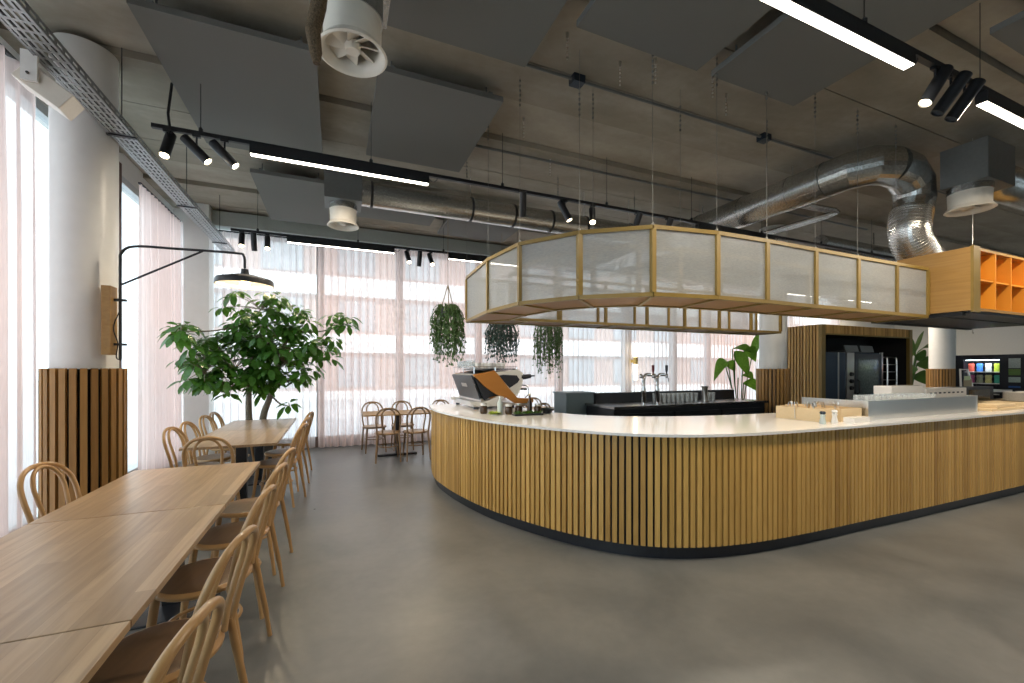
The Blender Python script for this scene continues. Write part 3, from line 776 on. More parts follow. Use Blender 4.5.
# ------------------------------------------------------------------ cable tray
tr = thing('cable_tray', 'long perforated galvanised cable tray along the window wall', 'cable tray', (-1.68, 4, 3.5))
m = MB()
for x in (-1.76, -1.735, -1.70, -1.665, -1.63, -1.60):
    m.box(x - .0085, x + .0085, -3.5, 8.5, 3.492, 3.496, .5)
y = -3.5
while y < 8.5:
    m.box(-1.765, -1.595, y, y + .022, 3.4925, 3.4955, .5); y += .085
for x in (-1.766, -1.592):
    m.box(x - .0015, x + .0015, -3.5, 8.5, 3.49, 3.512, .5).box(x - .0015, x + .0015, -3.5, 8.5, 3.528, 3.55, .5)
    y = -3.5
    while y < 8.5: m.box(x - .0015, x + .0015, y, y + .03, 3.51, 3.53, .5); y += .085
put('perforated_channel', m, M_tray, tr)
cm = MB()
for k in range(4):
    cm.tube([(-1.72 + .03 * k + .012 * math.sin(i * .9 + k), -3.4 + i * .5, 3.507 + .008 * k) for i in range(24)], .011, 6)
put('cables', cm, M_black, tr, True)
for y in (2.9, 4.6, 6.3, 7.9):
    hg = MB().tube([(-1.68, y, 3.5), (-1.68, y, 4.24)], .004, 5).box(-1.78, -1.58, y - .015, y + .015, 3.48, 3.49).lathe([(.02, 0), (.02, .02)], 8, (-1.68, y, 3.52))
    put('threaded_rod', hg, M_black, tr)

# white box loudspeaker hung from the tray
sp = thing('wall_speaker', 'white box loudspeaker on a bracket under the cable tray, top left', 'speaker', (-1.80, 3.78, 3.38))
M = Matrix.Translation((-1.78, 3.76, 3.36)) @ Matrix.Rotation(math.radians(35), 4, 'Y') @ Matrix.Rotation(math.radians(8), 4, 'Z')
put('cabinet', MB().box(-.09, .17, -.10, .10, -.065, .065, .5, 0, M), M_offwhite, sp, bevel=.006)
put('bracket', MB().box(-1.83, -1.75, 3.64, 3.66, 3.33, 3.52, .5).box(-1.80, -1.78, 3.66, 3.9, 3.47, 3.50, .5), M_white, sp)
put('knob', MB().lathe([(.008, 0), (.008, .01)], 10, (-1.79, 3.633, 3.37), Matrix.Rotation(PI / 2, 4, 'X')), M_black, sp, True)

# ------------------------------------------------------------------ ventilation
def vent(x, y, zb, label, plen, r=.15, pm=None):
    t = thing('ceiling_vent', label, 'vent', (x, y, zb))
    put('collar', MB().lathe([(r, zb + .04), (r + .005, zb + .22), (r - .004, zb + .22), (r - .01, zb + .05)], 40, (x, y, 0), cap=False), M_offwhite, t, True)
    put('rim', MB().lathe([(r + .025, zb), (r + .035, zb + .006), (r + .004, zb + .05), (r - .01, zb + .05), (r - .008, zb + .03), (r + .015, zb + .004), (r + .025, zb)], 40, (x, y, 0)), M_offwhite, t, True)
    put('hub', MB().lathe([(0, zb + .02), (.036, zb + .022), (.042, zb + .035), (.042, zb + .07), (0, zb + .075)], 24, (x, y, 0)), M_offwhite, t, True)
    for k in range(8):
        M = Matrix.Translation((x, y, zb + .065)) @ Matrix.Rotation(k * PI / 4, 4, 'Z') @ Matrix.Rotation(math.radians(32), 4, 'X')
        put('blade', MB().box(.04, r - .008, -.035, .035, -.002, .002, .5, 0, M), M_offwhite, t)
    x0, x1, y0, y1, z0, z1 = plen
    put('plenum_box', MB().box(x0, x1, y0, y1, z0, z1, .5), pm or M_galv, t, bevel=.004)
    put('neck', MB().lathe([(r + .012, zb + .20), (r + .012, z0 + .002)], 32, (x, y, 0)), M_galv, t, True)
    return t
vent(.09, 2.50, 3.24, 'big white round ceiling vent with fan blades at the top edge', (-.14, .30, 2.25, 2.78, 3.66, 4.24), .15)
vent(.09, 5.58, 3.25, 'small white round ceiling vent hanging from a grey box', (-.12, .30, 5.38, 5.78, 3.52, 3.96), .15, M_grey)
vent(6.76, 2.44, 3.33, 'white round ceiling vent at upper right behind the bent duct', (6.56, 7.2, 2.22, 2.62, 3.60, 4.05), .18, M_grey)
d1 = thing('spiral_duct', 'long horizontal round duct running right from the small vent box', 'duct', (2.9, 5.58, 3.7))
def ring(mb, p, ax, r, w, h=.008):
    q = Vector((0, 0, 1)).rotation_difference(Vector(ax)).to_matrix().to_4x4()
    mb.lathe([(r, -w / 2), (r + h, -w / 2), (r + h, w / 2), (r, w / 2), (r, -w / 2)], 32, p, q)
tb = MB().tube([(.30 + i * .35, 5.58, 3.7) for i in range(15)], .155, 36, tint=.4)
put('duct_body', tb, M_galv, d1, True)
for x in (.42, 1.72, 2.35, 2.95, 3.55, 4.4):
    rg = MB(); ring(rg, (x, 5.58, 3.7), (1, 0, 0), .155, .03); put('clamp_ring', rg, M_black, d1, True)
for x in (1.72, 3.55, 4.4): put('hanger_rod', MB().tube([(x, 5.58, 3.86), (x, 5.58, 4.24)], .005, 5), M_steel, d1)
d2 = thing('exhaust_duct', 'thick silver duct crossing under the ceiling and bending down to the oak box', 'duct', (5.7, 5, 3.88))
r2 = .215
put('straight_duct', MB().tube([(5.7, 8.5 - i * .4, 3.88) for i in range(13)] + [(5.7, 3.35, 3.88)], r2, 40, tint=.5), M_galv, d2, True)
put('mitred_elbow', MB().tube([(5.7, 3.35, 3.88), (5.72, 3.10, 3.89), (5.84, 2.93, 3.90), (6.05, 2.86, 3.90)], r2, 28, True, .2), M_galv, d2)
put('mitred_elbow', MB().tube([(6.05, 2.86, 3.90), (6.34, 2.86, 3.89), (6.56, 2.87, 3.78), (6.62, 2.88, 3.60), (6.56, 2.88, 3.42)], [r2, r2, r2 * .97, r2 * .94, r2 * .92], 28, True, .7), M_galv, d2)
path = spline([(6.55, 2.88, 3.44), (6.50, 2.88, 3.26), (6.53, 2.88, 3.10), (6.64, 2.86, 2.96), (6.80, 2.85, 2.84)], 26)
rr = [r2 * .92 * (1 + (.05 if i % 4 < 2 else -.05)) for i in range(len(path))]
put('flexible_hose', MB().tube(path, rr, 36, True, .5), M_foil, d2)
for y in (3.35, 3.78, 4.5, 5.3, 6.2):
    rg = MB(); ring(rg, (5.7, y, 3.88), (0, 1, 0), r2, .02, .006); put('seam_ring', rg, M_galv, d2, True)
for y in (3.78, 5.3): put('hanger_rod', MB().tube([(5.7, y, 4.09), (5.7, y, 4.24)], .006, 6), M_steel, d2)
d3 = thing('supply_duct', 'short silver duct leaving the right-hand vent box towards the picture edge', 'duct', (7.9, 2.44, 3.80))
put('duct_body', MB().tube([(7.2, 2.44, 3.82), (7.3, 2.44, 3.82), (7.4, 2.44, 3.78), (7.9, 2.44, 3.78), (9.5, 2.44, 3.78)], [.15, .15, .20, .20, .20], 36, tint=.6), M_galv, d3, True)
put('hanger_rod', MB().tube([(7.6, 2.44, 3.96), (7.6, 2.44, 4.24)], .006, 6), M_steel, d3)
d4 = thing('service_pipe', 'dark horizontal duct low behind the oak box at the right edge', 'duct', (10, 3.9, 3.55))
put('duct_body', MB().tube([(8.3, 5.0, 3.85), (18.8, 5.0, 3.85)], .14, 24, tint=.3), M_galv, d4, True)
for x in (10, 13): put('hanger_rod', MB().tube([(x, 5.0, 3.98), (x, 5.0, 4.24)], .006, 6), M_black, d4)
# grey pipes that kink beside the far column
pp = thing('conduit_pipes', 'three grey pipes turning under the ceiling right of the thick duct', 'pipe', (7, 4.6, 4.05))
for k, dx in enumerate((0, .09, .18)):
    put('pipe', MB().tube([(5.9 + dx, 4.35 + dx * .5, 4.08), (7.45 + dx, 4.25 + dx * .3, 4.08), (7.55 + dx, 4.35 + dx, 4.08), (7.45 + dx, 6.2, 4.08)], .028, 10), M_galv, pp, True)
# thin sprinkler conduit with junction boxes
cd = thing('ceiling_conduit', 'thin dark conduit with junction boxes across the concrete ceiling', 'conduit', (4, 3.42, 4.22))
put('pipe', MB().tube([(1.50, 3.42, 4.22), (9.5, 3.42, 4.22)], .013, 8), M_grey, cd, True)
for x in (2.1, 4.65):
    put('junction_box', MB().box(x - .06, x + .06, 3.37, 3.47, 4.18, 4.25), M_dkgrey, cd)
cd2 = thing('ceiling_conduit', 'second thin conduit parallel to the middle light track', 'conduit', (4, 4.74, 4.2))
put('pipe', MB().tube([(1.50, 4.86, 4.2), (9.5, 4.86, 4.2)], .016, 8), M_grey, cd2, True)
cd3 = thing('ceiling_conduit', 'thin bent conduit on the ceiling at the left end of the middle track', 'conduit', (-1.5, 4.6, 4.2))
put('pipe', MB().tube([(-1.42, 4.9, 3.6), (-1.45, 4.9, 3.9), (-1.42, 4.9, 4.19), (-1.3, 4.88, 4.22), (-.6, 4.86, 4.22)], .012, 8), M_black, cd3, True)
lg = thing('hanging_branch', 'rough brown branch hanging beside the big ceiling vent', 'branch', (-.06, 2.2, 3.0))
put('branch_wood', MB().tube([(-.055, 2.2, 4.24), (-.06, 2.2, 3.9), (-.045, 2.2, 3.6), (-.055, 2.2, 3.38), (-.075, 2.2, 3.22), (-.098, 2.2, 3.10), (-.085, 2.2, 3.0), (-.082, 2.2, 2.95)], [.03, .032, .035, .034, .036, .034, .028, .016], 12), M_bark, lg, True)
# small ceiling hooks
for i, (x, y) in enumerate([(1.75, 3.0), (2.35, 3.1), (2.62, 2.95), (3.25, 2.9), (3.6, 3.05), (1.9, 4.2), (2.6, 4.9)]):
    m = MB().tube([(x, y, 4.25), (x, y, 4.20)], .01, 6)
    for k in range(5): m.lathe([(0, 0), (.008, .006), (.008, .02), (0, .026)], 6, (x, y, 4.17 - .035 * k))
    tag(m.build('ceiling_hook', M_steel), 'small chain hook dangling from the bare concrete ceiling above the canopy', 'hook', 'ceiling hooks')

# ------------------------------------------------------------------ swing-arm wall lamp on the near column
wl = thing('wall_lamp', 'black swing-arm lamp with a wide shade reaching from the white column', 'lamp', (-1.72, 4.64, 2.2))
put('mount_block', MB().box(-1.80, -1.74, 4.56, 4.68, 1.62, 2.20), M_oakx, wl)
put('stem', MB().tube(spline([(-1.70, 4.63, 1.58), (-1.70, 4.63, 2.0), (-1.70, 4.63, 2.40), (-1.69, 4.63, 2.50), (-1.60, 4.62, 2.56), (-1.3, 4.59, 2.565), (-.85, 4.55, 2.565), (-.78, 4.545, 2.545), (-.77, 4.54, 2.43)], 6), .011, 10), M_black, wl, True)
put('strut', MB().tube([(-1.70, 4.63, 2.22), (-1.10, 4.57, 2.56)], .009, 8), M_black, wl, True)
put('clamp', MB().box(-1.76, -1.66, 4.615, 4.645, 2.08, 2.10).box(-1.76, -1.66, 4.615, 4.645, 1.70, 1.72), M_black, wl)
put('lamp_shade', MB().lathe([(.0, 2.425), (.03, 2.42), (.035, 2.37), (.10, 2.36), (.225, 2.325), (.232, 2.315), (.235, 2.27), (.229, 2.27), (.225, 2.31), (.10, 2.345), (0, 2.355)], 48, (-.77, 4.54, 0)), M_black, wl, True)
put('shade_lining', MB().lathe([(.2285, 2.271), (.2235, 2.308), (.10, 2.342), (.02, 2.35)], 48, (-.77, 4.54, 0), cap=False), M_white, wl, True)
put('bulb', MB().lathe([(0, 2.235), (.035, 2.25), (.045, 2.275), (.03, 2.31), (.015, 2.35)], 20, (-.77, 4.54, 0)), M_bulb, wl, True)
put('power_cord', MB().tube(spline([(-1.70, 4.62, 2.0), (-1.735, 4.60, 1.85), (-1.71, 4.61, 1.72), (-1.72, 4.61, 1.60), (-1.69, 4.62, 1.575)], 5), .004, 6), M_black, wl, True)
l = bpy.data.lights.new('bulb_lamp', 'POINT'); l.energy = 4; l.color = (1, .75, .42); l.shadow_soft_size = .05
lo = bpy.data.objects.new('bulb_light', l); COL.objects.link(lo); lo.parent = wl; lo.location = Vector((-.77, 4.54, 2.225)) - wl.location
# glowing sconce between the curtains
sc_ = thing('wall_sconce', 'glowing vertical sconce with a brass band seen between the back curtains', 'lamp', (6.98, 8.6, 1.7))
put('tube_shade', MB().lathe([(0, 1.22), (.045, 1.225), (.045, 2.12), (0, 2.125)], 20, (6.98, 8.58, 0)), M_glow, sc_, True)
put('brass_band', MB().lathe([(.05, 1.62), (.055, 1.62), (.055, 1.80), (.05, 1.80)], 20, (6.98, 8.58, 0)).box(6.95, 7.01, 8.6, 8.88, 1.66, 1.74), M_brass, sc_, True)

# ------------------------------------------------------------------ plants
def leaf(mb, base, d, L, W, droop=.25, up=None, seg=3, tint=None):
    d = Vector(d).normalized(); up = up or Vector((0, 0, 1))
    side = d.cross(up)
    if side.length < 1e-3: side = Vector((1, 0, 0))
    side.normalize(); nrm = side.cross(d).normalized()
    wd = [.10, .62, 1.0, .95, .22] if seg == 3 else [.12, .8, .9, .05]
    k = len(wd); vs = []
    p = Vector(base)
    for i in range(k):
        t = i / (k - 1); c = p + d * (L * t) - Vector((0, 0, 1)) * (droop * L * t * t)
        w = W / 2 * wd[i]
        vs += [c - side * w + nrm * (.12 * w), c, c + side * w + nrm * (.12 * w)]
    fs = []
    for i in range(k - 1):
        a = 3 * i
        fs += [(a, a + 1, a + 4, a + 3), (a + 1, a + 2, a + 5, a + 4)]
    mb.add(vs, fs, tint)
rnd = random.Random(11)
tree = thing('potted_tree', 'tall leafy umbrella tree standing behind the far oak tables', 'plant', (-1.1, 7.55, 0))
put('pot', MB().lathe([(0, 0), (.22, 0), (.27, .42), (.285, .45), (.26, .45), (.25, .41)], 32, (-1.1, 7.55, 0)), M_pot, tree, True)
put('soil', MB().lathe([(0, .40), (.25, .405), (.25, .40)], 24, (-1.1, 7.55, 0)), M_soil, tree, True)
tk = spline([(-1.20, 7.55, .38), (-1.22, 7.5, .8), (-1.20, 7.4, 1.3), (-1.14, 7.3, 1.8), (-1.20, 7.2, 2.3)], 4)
tk2 = spline([(-1.02, 7.55, .38), (-1.03, 7.5, .75), (-.92, 7.45, 1.1), (-.78, 7.35, 1.6), (-.66, 7.3, 2.1)], 4)
put('trunk', MB().tube(tk, [.055 - .0022 * i for i in range(len(tk))], 12), M_bark2, tree, True)
put('trunk', MB().tube(tk2, [.058 - .0022 * i for i in range(len(tk2))], 12), M_bark2, tree, True)
clumps = [(-1.05, 7.2, 2.0, .58, .45, .44, 44), (-.70, 7.2, 1.75, .56, .45, .42, 36), (-1.35, 7.1, 1.65, .52, .40, .42, 34), (-1.62, 6.8, 1.55, .30, .3, .30, 15),
          (-1.86, 6.7, 2.05, .17, .25, .15, 7), (-1.0, 7.1, 2.45, .55, .35, .20, 15), (-.20, 7.1, 1.80, .30, .35, .25, 10), (.06, 7.0, 2.2, .18, .2, .16, 5), (-1.35, 7.0, 1.32, .42, .35, .20, 18), (-.72, 7.1, 1.38, .40, .35, .24, 20), (-.62, 7.0, .98, .10, .1, .08, 1), (-.45, 7.1, 2.25, .3, .3, .2, 7)]
fl = MB(); br = MB()
for cx, cy, cz, rx, ry, rz, n in clumps:
    hub = Vector((cx, cy, cz - rz * .4))
    src = min(tk[8:] + tk2[8:], key=lambda p: (p - hub).length)
    br.tube(spline([src, (src + hub) / 2 + Vector((0, 0, -.05)), hub], 3), [.016, .015, .014, .012, .011, .01, .008], 6)
    for _ in range(n):
        while True:
            a = Vector([rnd.uniform(-1, 1) for _ in range(3)])
            if .25 < a.length < 1: break
        c = Vector((cx + a.x * rx, cy + a.y * ry, cz + a.z * rz))
        c.x = max(c.x, -2.1)
        br.tube([hub, (hub + c) / 2 + Vector((0, 0, .03)), c], [.007, .005, .003], 4, False)
        k = rnd.choice((7, 8, 9)); tilt = Vector((a.x * .5, a.y * .5 - .15, .9)).normalized()
        q = Vector((0, 0, 1)).rotation_difference(tilt); ph = rnd.uniform(0, 6)
        for j in range(k):
            an = ph + 2 * PI * j / k + rnd.uniform(-.12, .12)
            d = q @ Vector((math.cos(an), math.sin(an), rnd.uniform(-.5, .35)))
            Lf = rnd.uniform(.11, .175)
            st = c + d * .05
            if st.x + d.x * Lf < -2.22: continue
            leaf(fl, st, d, Lf, Lf * .56, rnd.uniform(.25, .7), q @ Vector((0, 0, 1)))
put('foliage', fl, M_leaf, tree, True); put('branches', br, M_bark2, tree, True)

def hanging(x, y, zt, zb, R, label, mat, hang=True, n=170, seed=1):
    rn = random.Random(seed)
    t = thing('hanging_plant', label, 'plant', (x, y, zt))
    put('basket', MB().lathe([(0, zt - .17), (.08, zt - .16), (.12, zt - .08), (.125, zt - .04), (.11, zt - .04), (.0, zt - .06)], 18, (x, y, 0)), M_pot, t, True)
    h = MB()
    for k in range(3):
        q = 2 * PI * k / 3 + .4
        h.tube([(x + .12 * math.cos(q), y + .12 * math.sin(q), zt - .04), (x + .02 * math.cos(q), y + .02 * math.sin(q), zt + .28), (x, y, zt + .34)], .008, 5)
    h.tube([(x, y, zt + .33), (x, y, 4.305)], .004, 5)
    put('rope_hanger', h, M_rope, t)
    m = MB()
    for i in range(n):
        q = rn.uniform(0, 2 * PI); r0 = rn.uniform(.02, .11); r1 = R * rn.uniform(.45, 1.0)
        L = (zt - zb) * rn.uniform(.3, .98) ** .8
        if abs(math.cos(q)) < .4: L *= 1.1
        pts = []; 
        for k in range(9):
            s = k / 8
            rad = r0 + (r1 - r0) * min(1, s * 2.6) ** .7
            z = zt - .04 + (.09 * math.sin(min(1, s * 3) * PI)) - L * max(0, s - .08) ** 1.1
            w = .02 * math.sin(k * 1.7 + i)
            pts.append((x + math.cos(q) * rad + w, y + math.sin(q) * rad + w * .6, z))
        m.tube(pts, [.0048] * 8 + [.002], 3, False)
        for k in range(2, 9):
            for s2 in (-1, 1):
                p = Vector(pts[k]); an = rn.uniform(0, 6)
                m.add([p, p + Vector((.03 * math.cos(an), .03 * math.sin(an), -.045)), p + Vector((.012 * math.cos(an + 1), .012 * math.sin(an + 1), -.05))], [(0, 1, 2)])
    put('trailing_strands', m, mat, t)
hanging(1.66, 6.6, 2.50, 1.58, .28, 'green trailing plant in a hanging basket left of the canopy end', M_fern, n=125, seed=2)
hanging(2.90, 7.4, 2.40, 1.62, .32, 'bluish dark trailing plant hanging behind the coffee machine', M_fernb, n=120, seed=3)
hanging(3.88, 7.4, 2.50, 1.36, .30, 'green trailing plant hanging under the canopy right of the coffee machine', M_fern, n=115, seed=4)

def bigleaf(mb, base, tip, W, sag=.1, tw=0):
    base = Vector(base); tip = Vector(tip); d = tip - base; L = d.length; d.normalize()
    side = d.cross(Vector((.35, .9, .1))).normalized()
    side = (Matrix.Rotation(tw, 3, d) @ side)
    wd = [.15, .7, .95, 1.0, .85, .5, .04]; vs = []
    for i, w in enumerate(wd):
        t = i / 6; c = base + d * (L * t) + Vector((0, 0, sag * L * math.sin(PI * t)))
        vs += [c - side * W / 2 * w + Vector((0, -.02, .02)) * w, c, c + side * W / 2 * w + Vector((0, -.02, .02)) * w]
    fs = []
    for i in range(6):
        a = 3 * i; fs += [(a, a + 1, a + 4, a + 3), (a + 1, a + 2, a + 5, a + 4)]
    mb.add(vs, fs)
bp = thing('banana_plant', 'plant with broad banana-like leaves behind the right end of the back bar', 'plant', (8.25, 6.6, 0))
put('pot', MB().lathe([(0, 0), (.17, 0), (.21, .5), (.2, .5), (.19, .46), (0, .46)], 24, (8.25, 6.6, 0)), M_pot, bp, True)
lf = MB(); stm = MB()
for base, tip, W, sg, tw in [((8.50, 6.55, 1.72), (8.66, 6.5, 2.30), .26, .03, .3), ((7.72, 6.5, 1.66), (7.26, 6.45, 1.25), .22, .25, .4), ((7.85, 6.5, 1.93), (8.42, 6.5, 1.86), .22, .12, .9),
                             ((7.87, 6.45, 1.88), (8.20, 6.4, 1.36), .26, .1, .2), ((8.28, 6.55, 1.93), (8.58, 6.5, 1.66), .26, .2, .2), ((8.03, 6.5, 1.31), (8.50, 6.5, 1.26), .22, .2, .9), ((8.32, 6.6, 1.2), (8.64, 6.5, 1.0), .22, .2, .3), ((7.75, 6.6, 1.62), (8.0, 6.55, 1.44), .2, .2, .4)]:
    bigleaf(lf, base, tip, W, sg, tw); stm.tube(spline([(8.25 + (base[0] - 8.25) * .2, 6.6, .45), ((8.25 + base[0]) / 2, 6.6, base[2] * .6), base], 4), .012, 6)
put('leaves', lf, M_leafb, bp, True); put('stems', stm, M_leafd, bp, True)
bp2 = thing('banana_plant', 'tall plant with dark broad leaves right of the slatted oven alcove', 'plant', (17.3, 7.6, 0))
put('pot', MB().lathe([(0, 0), (.22, 0), (.27, .5), (.26, .5), (.24, .46), (0, .46)], 24, (17.3, 7.6, 0)), M_pot, bp2, True)
lf = MB(); stm = MB()
for base, tip, W, sg, tw in [((17.30, 7.6, 1.9), (17.80, 7.5, 2.75), .4, .05, .5), ((17.40, 7.5, 2.0), (18.10, 7.4, 2.2), .36, .2, .9), ((17.30, 7.5, 1.9), (16.70, 7.5, 2.5), .4, .1, .4), ((17.40, 7.5, 1.7), (17.90, 7.4, 1.45), .42, .25, .3), ((17.20, 7.5, 1.6), (16.70, 7.4, 1.3), .42, .25, .3), ((17.30, 7.5, 1.95), (17.60, 7.4, 1.75), .4, .2, .2), ((17.20, 7.5, 1.3), (17.70, 7.4, 1.0), .4, .2, .3)]:
    bigleaf(lf, base, tip, W, sg, tw); stm.tube(spline([(17.3, 7.6, .45), ((17.3 + base[0]) / 2, 7.6, base[2] * .6), base], 4), .02, 6)
put('leaves', lf, M_leafd, bp2, True); put('stems', stm, M_leafd, bp2, True)

# ------------------------------------------------------------------ coffee machine
cmx, cmy = 1.575, 5.0
cmr = thing('espresso_machine', 'white and black espresso machine with a tan side panel on the bar end', 'coffee machine', (cmx, cmy, .992), 0)
L_ = 1.0
def pz(pts): return [(a, b) for a, b in pts]
M_mw = plain('machine_white', (.78, .76, .70), .25, noise=.01)
M_mb = plain('machine_black', (.022, .026, .034), .3, noise=.05)
M_mp = plain('machine_back_panel', (.04, .047, .058), .35, noise=.03)
# centre body behind the end panels
MB().prism([(.02, .42), (.13, .13), (.36, .17), (.55, .19), (.60, .30), (.64, .42), (.60, .49), (.30, .49)], .05, L_ - .05, 'y', .5).build('body', M_mb, cmr)
MB().prism([(0, .435), (.30, .47), (.58, .49), (.68, .46), (.68, .435), (.60, .45), (.3, .445), (.02, .405)], .02, L_ - .02, 'y', .5).build('top_cover', M_mw, cmr)
# rear panel (leans inwards to the bottom) with its pale badge
MB().prism([(-.015, .425), (.0, .43), (.115, .13), (.10, .12)], .03, L_ - .03, 'y', .5).build('rear_panel', M_mp, cmr)
MB().prism([(.022, .32), (.040, .272), (.046, .275), (.030, .322)], .38, .62, 'y', .5).build('badge', M_steel, cmr)
MB().prism([(.105, .14), (.125, .14), (.155, .095), (.10, .095)], .0, L_, 'y', .5).build('rear_trim', M_steel, cmr)
for y0, y1 in ((0, .045), (L_ - .045, L_)):
    MB().prism([(.02, .40), (.12, .30), (.28, .185), (.15, .115)], y0 + .004, y1 - .004, 'y', .5).build('side_wedge', M_mb, cmr)
    MB().prism([(.28, .455), (.60, .505), (.68, .455), (.67, .29), (.60, .16), (.50, .22), (.34, .30)], y0 + .003, y1 - .003, 'y', .5).build('side_cheek', M_mw, cmr)
    MB().prism([(.34, .425), (.40, .435), (.59, .425), (.63, .37), (.60, .33), (.49, .265)], y0 + (-.003 if y0 == 0 else .02), y1 + (-.02 if y0 == 0 else .003), 'y', .5).build('side_window', M_mb, cmr)
    MB().prism([(0.0, .435), (.28, .488), (.34, .43), (.47, .27), (.60, .135), (.82, .12), (.83, .09), (.81, .06), (.57, .062), (.45, .14), (.30, .185), (.15, .29)], y0 - .012, y1 - (.0 if y0 == 0 else -.012), 'y', .5).build('side_panel', M_tan, cmr, bevel=.006)
    MB().prism([(.12, .10), (.22, .115), (.36, .175), (.42, .15), (.31, .045), (.10, .03), (-.03, .075), (-.03, .10)], y0, y1, 'y', .5).build('base_skirt', M_mw, cmr)
MB().prism([(.02, .03), (.02, .09), (.34, .09), (.62, .06), (.78, .06), (.78, .04), (.34, .03)], .05, L_ - .05, 'y', .5).build('drip_tray', M_steel, cmr)
for x in (.06, .56):
    for y in (.08, L_ - .08):
        MB().lathe([(.03, 0), (.026, .045)], 14, (x, y, 0)).build('foot', M_mb, cmr, True)
for k in range(3):
    y = .22 + .28 * k
    MB().lathe([(.045, .23), (.045, .32), (.03, .34)], 18, (.63, y, 0)).tube([(.63, y, .25), (.72, y, .24), (.83, y, .235)], [.012, .014, .017], 10).build('group_head', M_chrome, cmr, True)
MB().tube([(.66, .03, .405), (.72, .03, .405), (.80, .03, .415)], [.036, .034, .026], 14).tube([(.80, .03, .415), (.86, .03, .418)], .01, 8).build('steam_knob', M_mb, cmr, True)
MB().tube(spline([(.66, .06, .30), (.76, .05, .28), (.78, .05, .18), (.73, .05, .13)], 5), .007, 8).build('steam_wand', M_chrome, cmr, True)
rl = MB()
for (a, b) in [((.02, .02), (.60, .02)), ((.02, .98), (.60, .98)), ((.02, .02), (.02, .98)), ((.60, .02), (.60, .98))]:
    rl.tube([(a[0], a[1], .535), (b[0], b[1], .535)], .006, 6)
for a in ((.02, .02), (.6, .02), (.02, .98), (.6, .98), (.3, .02), (.3, .98), (.02, .5), (.6, .5)): rl.tube([(a[0], a[1], .45), (a[0], a[1], .535)], .006, 6)
rl.build('cup_rail', M_chrome, cmr, True)
MB().prism([(.03, .492), (.25, .515), (.58, .515), (.60, .50), (.3, .495)], .03, L_ - .03, 'y', .5).build('cup_tray', M_mb, cmr)
def cup_mesh():
    return MB().lathe([(0, 0), (.022, 0), (.026, .004), (.038, .06), (.041, .072), (.036, .072), (.030, .012), (0, .008)], 16, tint=.5).tube(spline([(.034, 0, .05), (.055, 0, .045), (.054, 0, .022), (.030, 0, .016)], 4), .004, 6)
cup0 = cup_mesh().build('coffee_cup', M_cer, None, True); tag(cup0, 'white cup standing on top of the espresso machine', 'cup', 'cups on the espresso machine')
first = True
for i in range(6):
    for j in range(3):
        o = cup0 if first else cup0.copy()
        if not first: COL.objects.link(o)
        first = False
        o.location = (cmx + .10 + .17 * j, cmy + .12 + .15 * i, .992 + .5165); o.rotation_euler = (0, 0, rnd.uniform(0, 6))
gp0 = MB().lathe([(0, 0), (.03, 0), (.034, .07), (.036, .10), (.033, .10), (.031, .07), (.028, .006), (0, .006)], 16, tint=.5).build('glass_tumbler', M_tumbler, None, True)
tag(gp0, 'small clear glass on top of the espresso machine at its front edge', 'glass', 'glasses on the espresso machine')
for i in range(5):
    o = gp0 if i == 0 else gp0.copy()
    if i: COL.objects.link(o)
    o.location = (cmx + .05, cmy + .19 + .15 * i, .992 + .5165)

# jars, bottles and herbs in front of the machine
def bottle(x, y, label, cat, mat, r, h, neck=.4, capm=None, name='bottle', z=.992):
    t = thing(name, label, cat, (x, y, z))
    MB().lathe([(0, 0), (r, 0), (r, h * (1 - neck)), (r * .45, h * (1 - neck * .6)), (r * .40, h * .92), (0, h * .92)], 18, tint=.5).build('glass_body', mat, t, True)
    MB().lathe([(0, h * .92), (r * .46, h * .921), (r * .46, h), (0, h)], 14, tint=.5).build('cap', capm or M_black, t, True)
    return t
M_amber = plain('dark_syrup_glass', (.06, .035, .02), .08, noise=.1)
M_clearb = plain('cloudy_glass', (.55, .62, .60), .1, noise=.05)
bottle(1.71, 4.42, 'clear bottle with white cap in front of the espresso machine', 'bottle', M_clearb, .033, .20, .35, M_cer)
bottle(2.02, 4.30, 'tall bottle with a wooden stopper near the herb tray', 'bottle', M_amber, .030, .23, .5, M_box)
for i, (x, y, lb) in enumerate([(1.56, 4.55, 'dark round jar left-most beside the yellow-green herbs'), (1.79, 4.36, 'dark jar with white lid between the two bottles'), (2.11, 4.27, 'dark jar right of the tall bottle'), (1.92, 4.38, 'squat dark jar behind the green herb tray'), (2.25, 4.33, 'black shallow bowl at the right end of the jar row')]):
    if i < 4:
        t = thing('storage_jar', lb, 'jar', (x, y, .992))
        MB().lathe([(0, 0), (.036, 0), (.044, .02), (.044, .075), (.034, .09), (0, .09)], 20, tint=.5).build('jar_body', M_amber, t, True)
        MB().lathe([(0, .09), (.036, .09), (.038, .098), (.036, .118), (0, .12)], 18, tint=.5).build('lid', M_cer if i in (0, 1) else M_steel, t, True)
    else:
        o = MB().lathe([(0, 0), (.05, 0), (.085, .05), (.09, .055), (.08, .052), (.045, .01), (0, .008)], 24, (x, y, .992), tint=.5).build('serving_bowl', M_mb, None, True); tag(o, lb, 'bowl')
hb = thing('herb_tray', 'low dark tray of green herbs in front of the bottles', 'tray', (1.93, 4.2, .992))
put('tray', MB().box(1.78, 2.12, 4.15, 4.25, .992, 1.012), M_mb, hb, bevel=.003)
hm = MB()
for i in range(150):
    p = Vector((rnd.uniform(1.80, 2.10), rnd.uniform(4.16, 4.24), 1.012)); leaf(hm, p, (rnd.uniform(-1, 1), rnd.uniform(-1, 1), rnd.uniform(.3, 1.4)), rnd.uniform(.02, .05), .018)
put('herb_leaves', hm, M_leaf, hb)
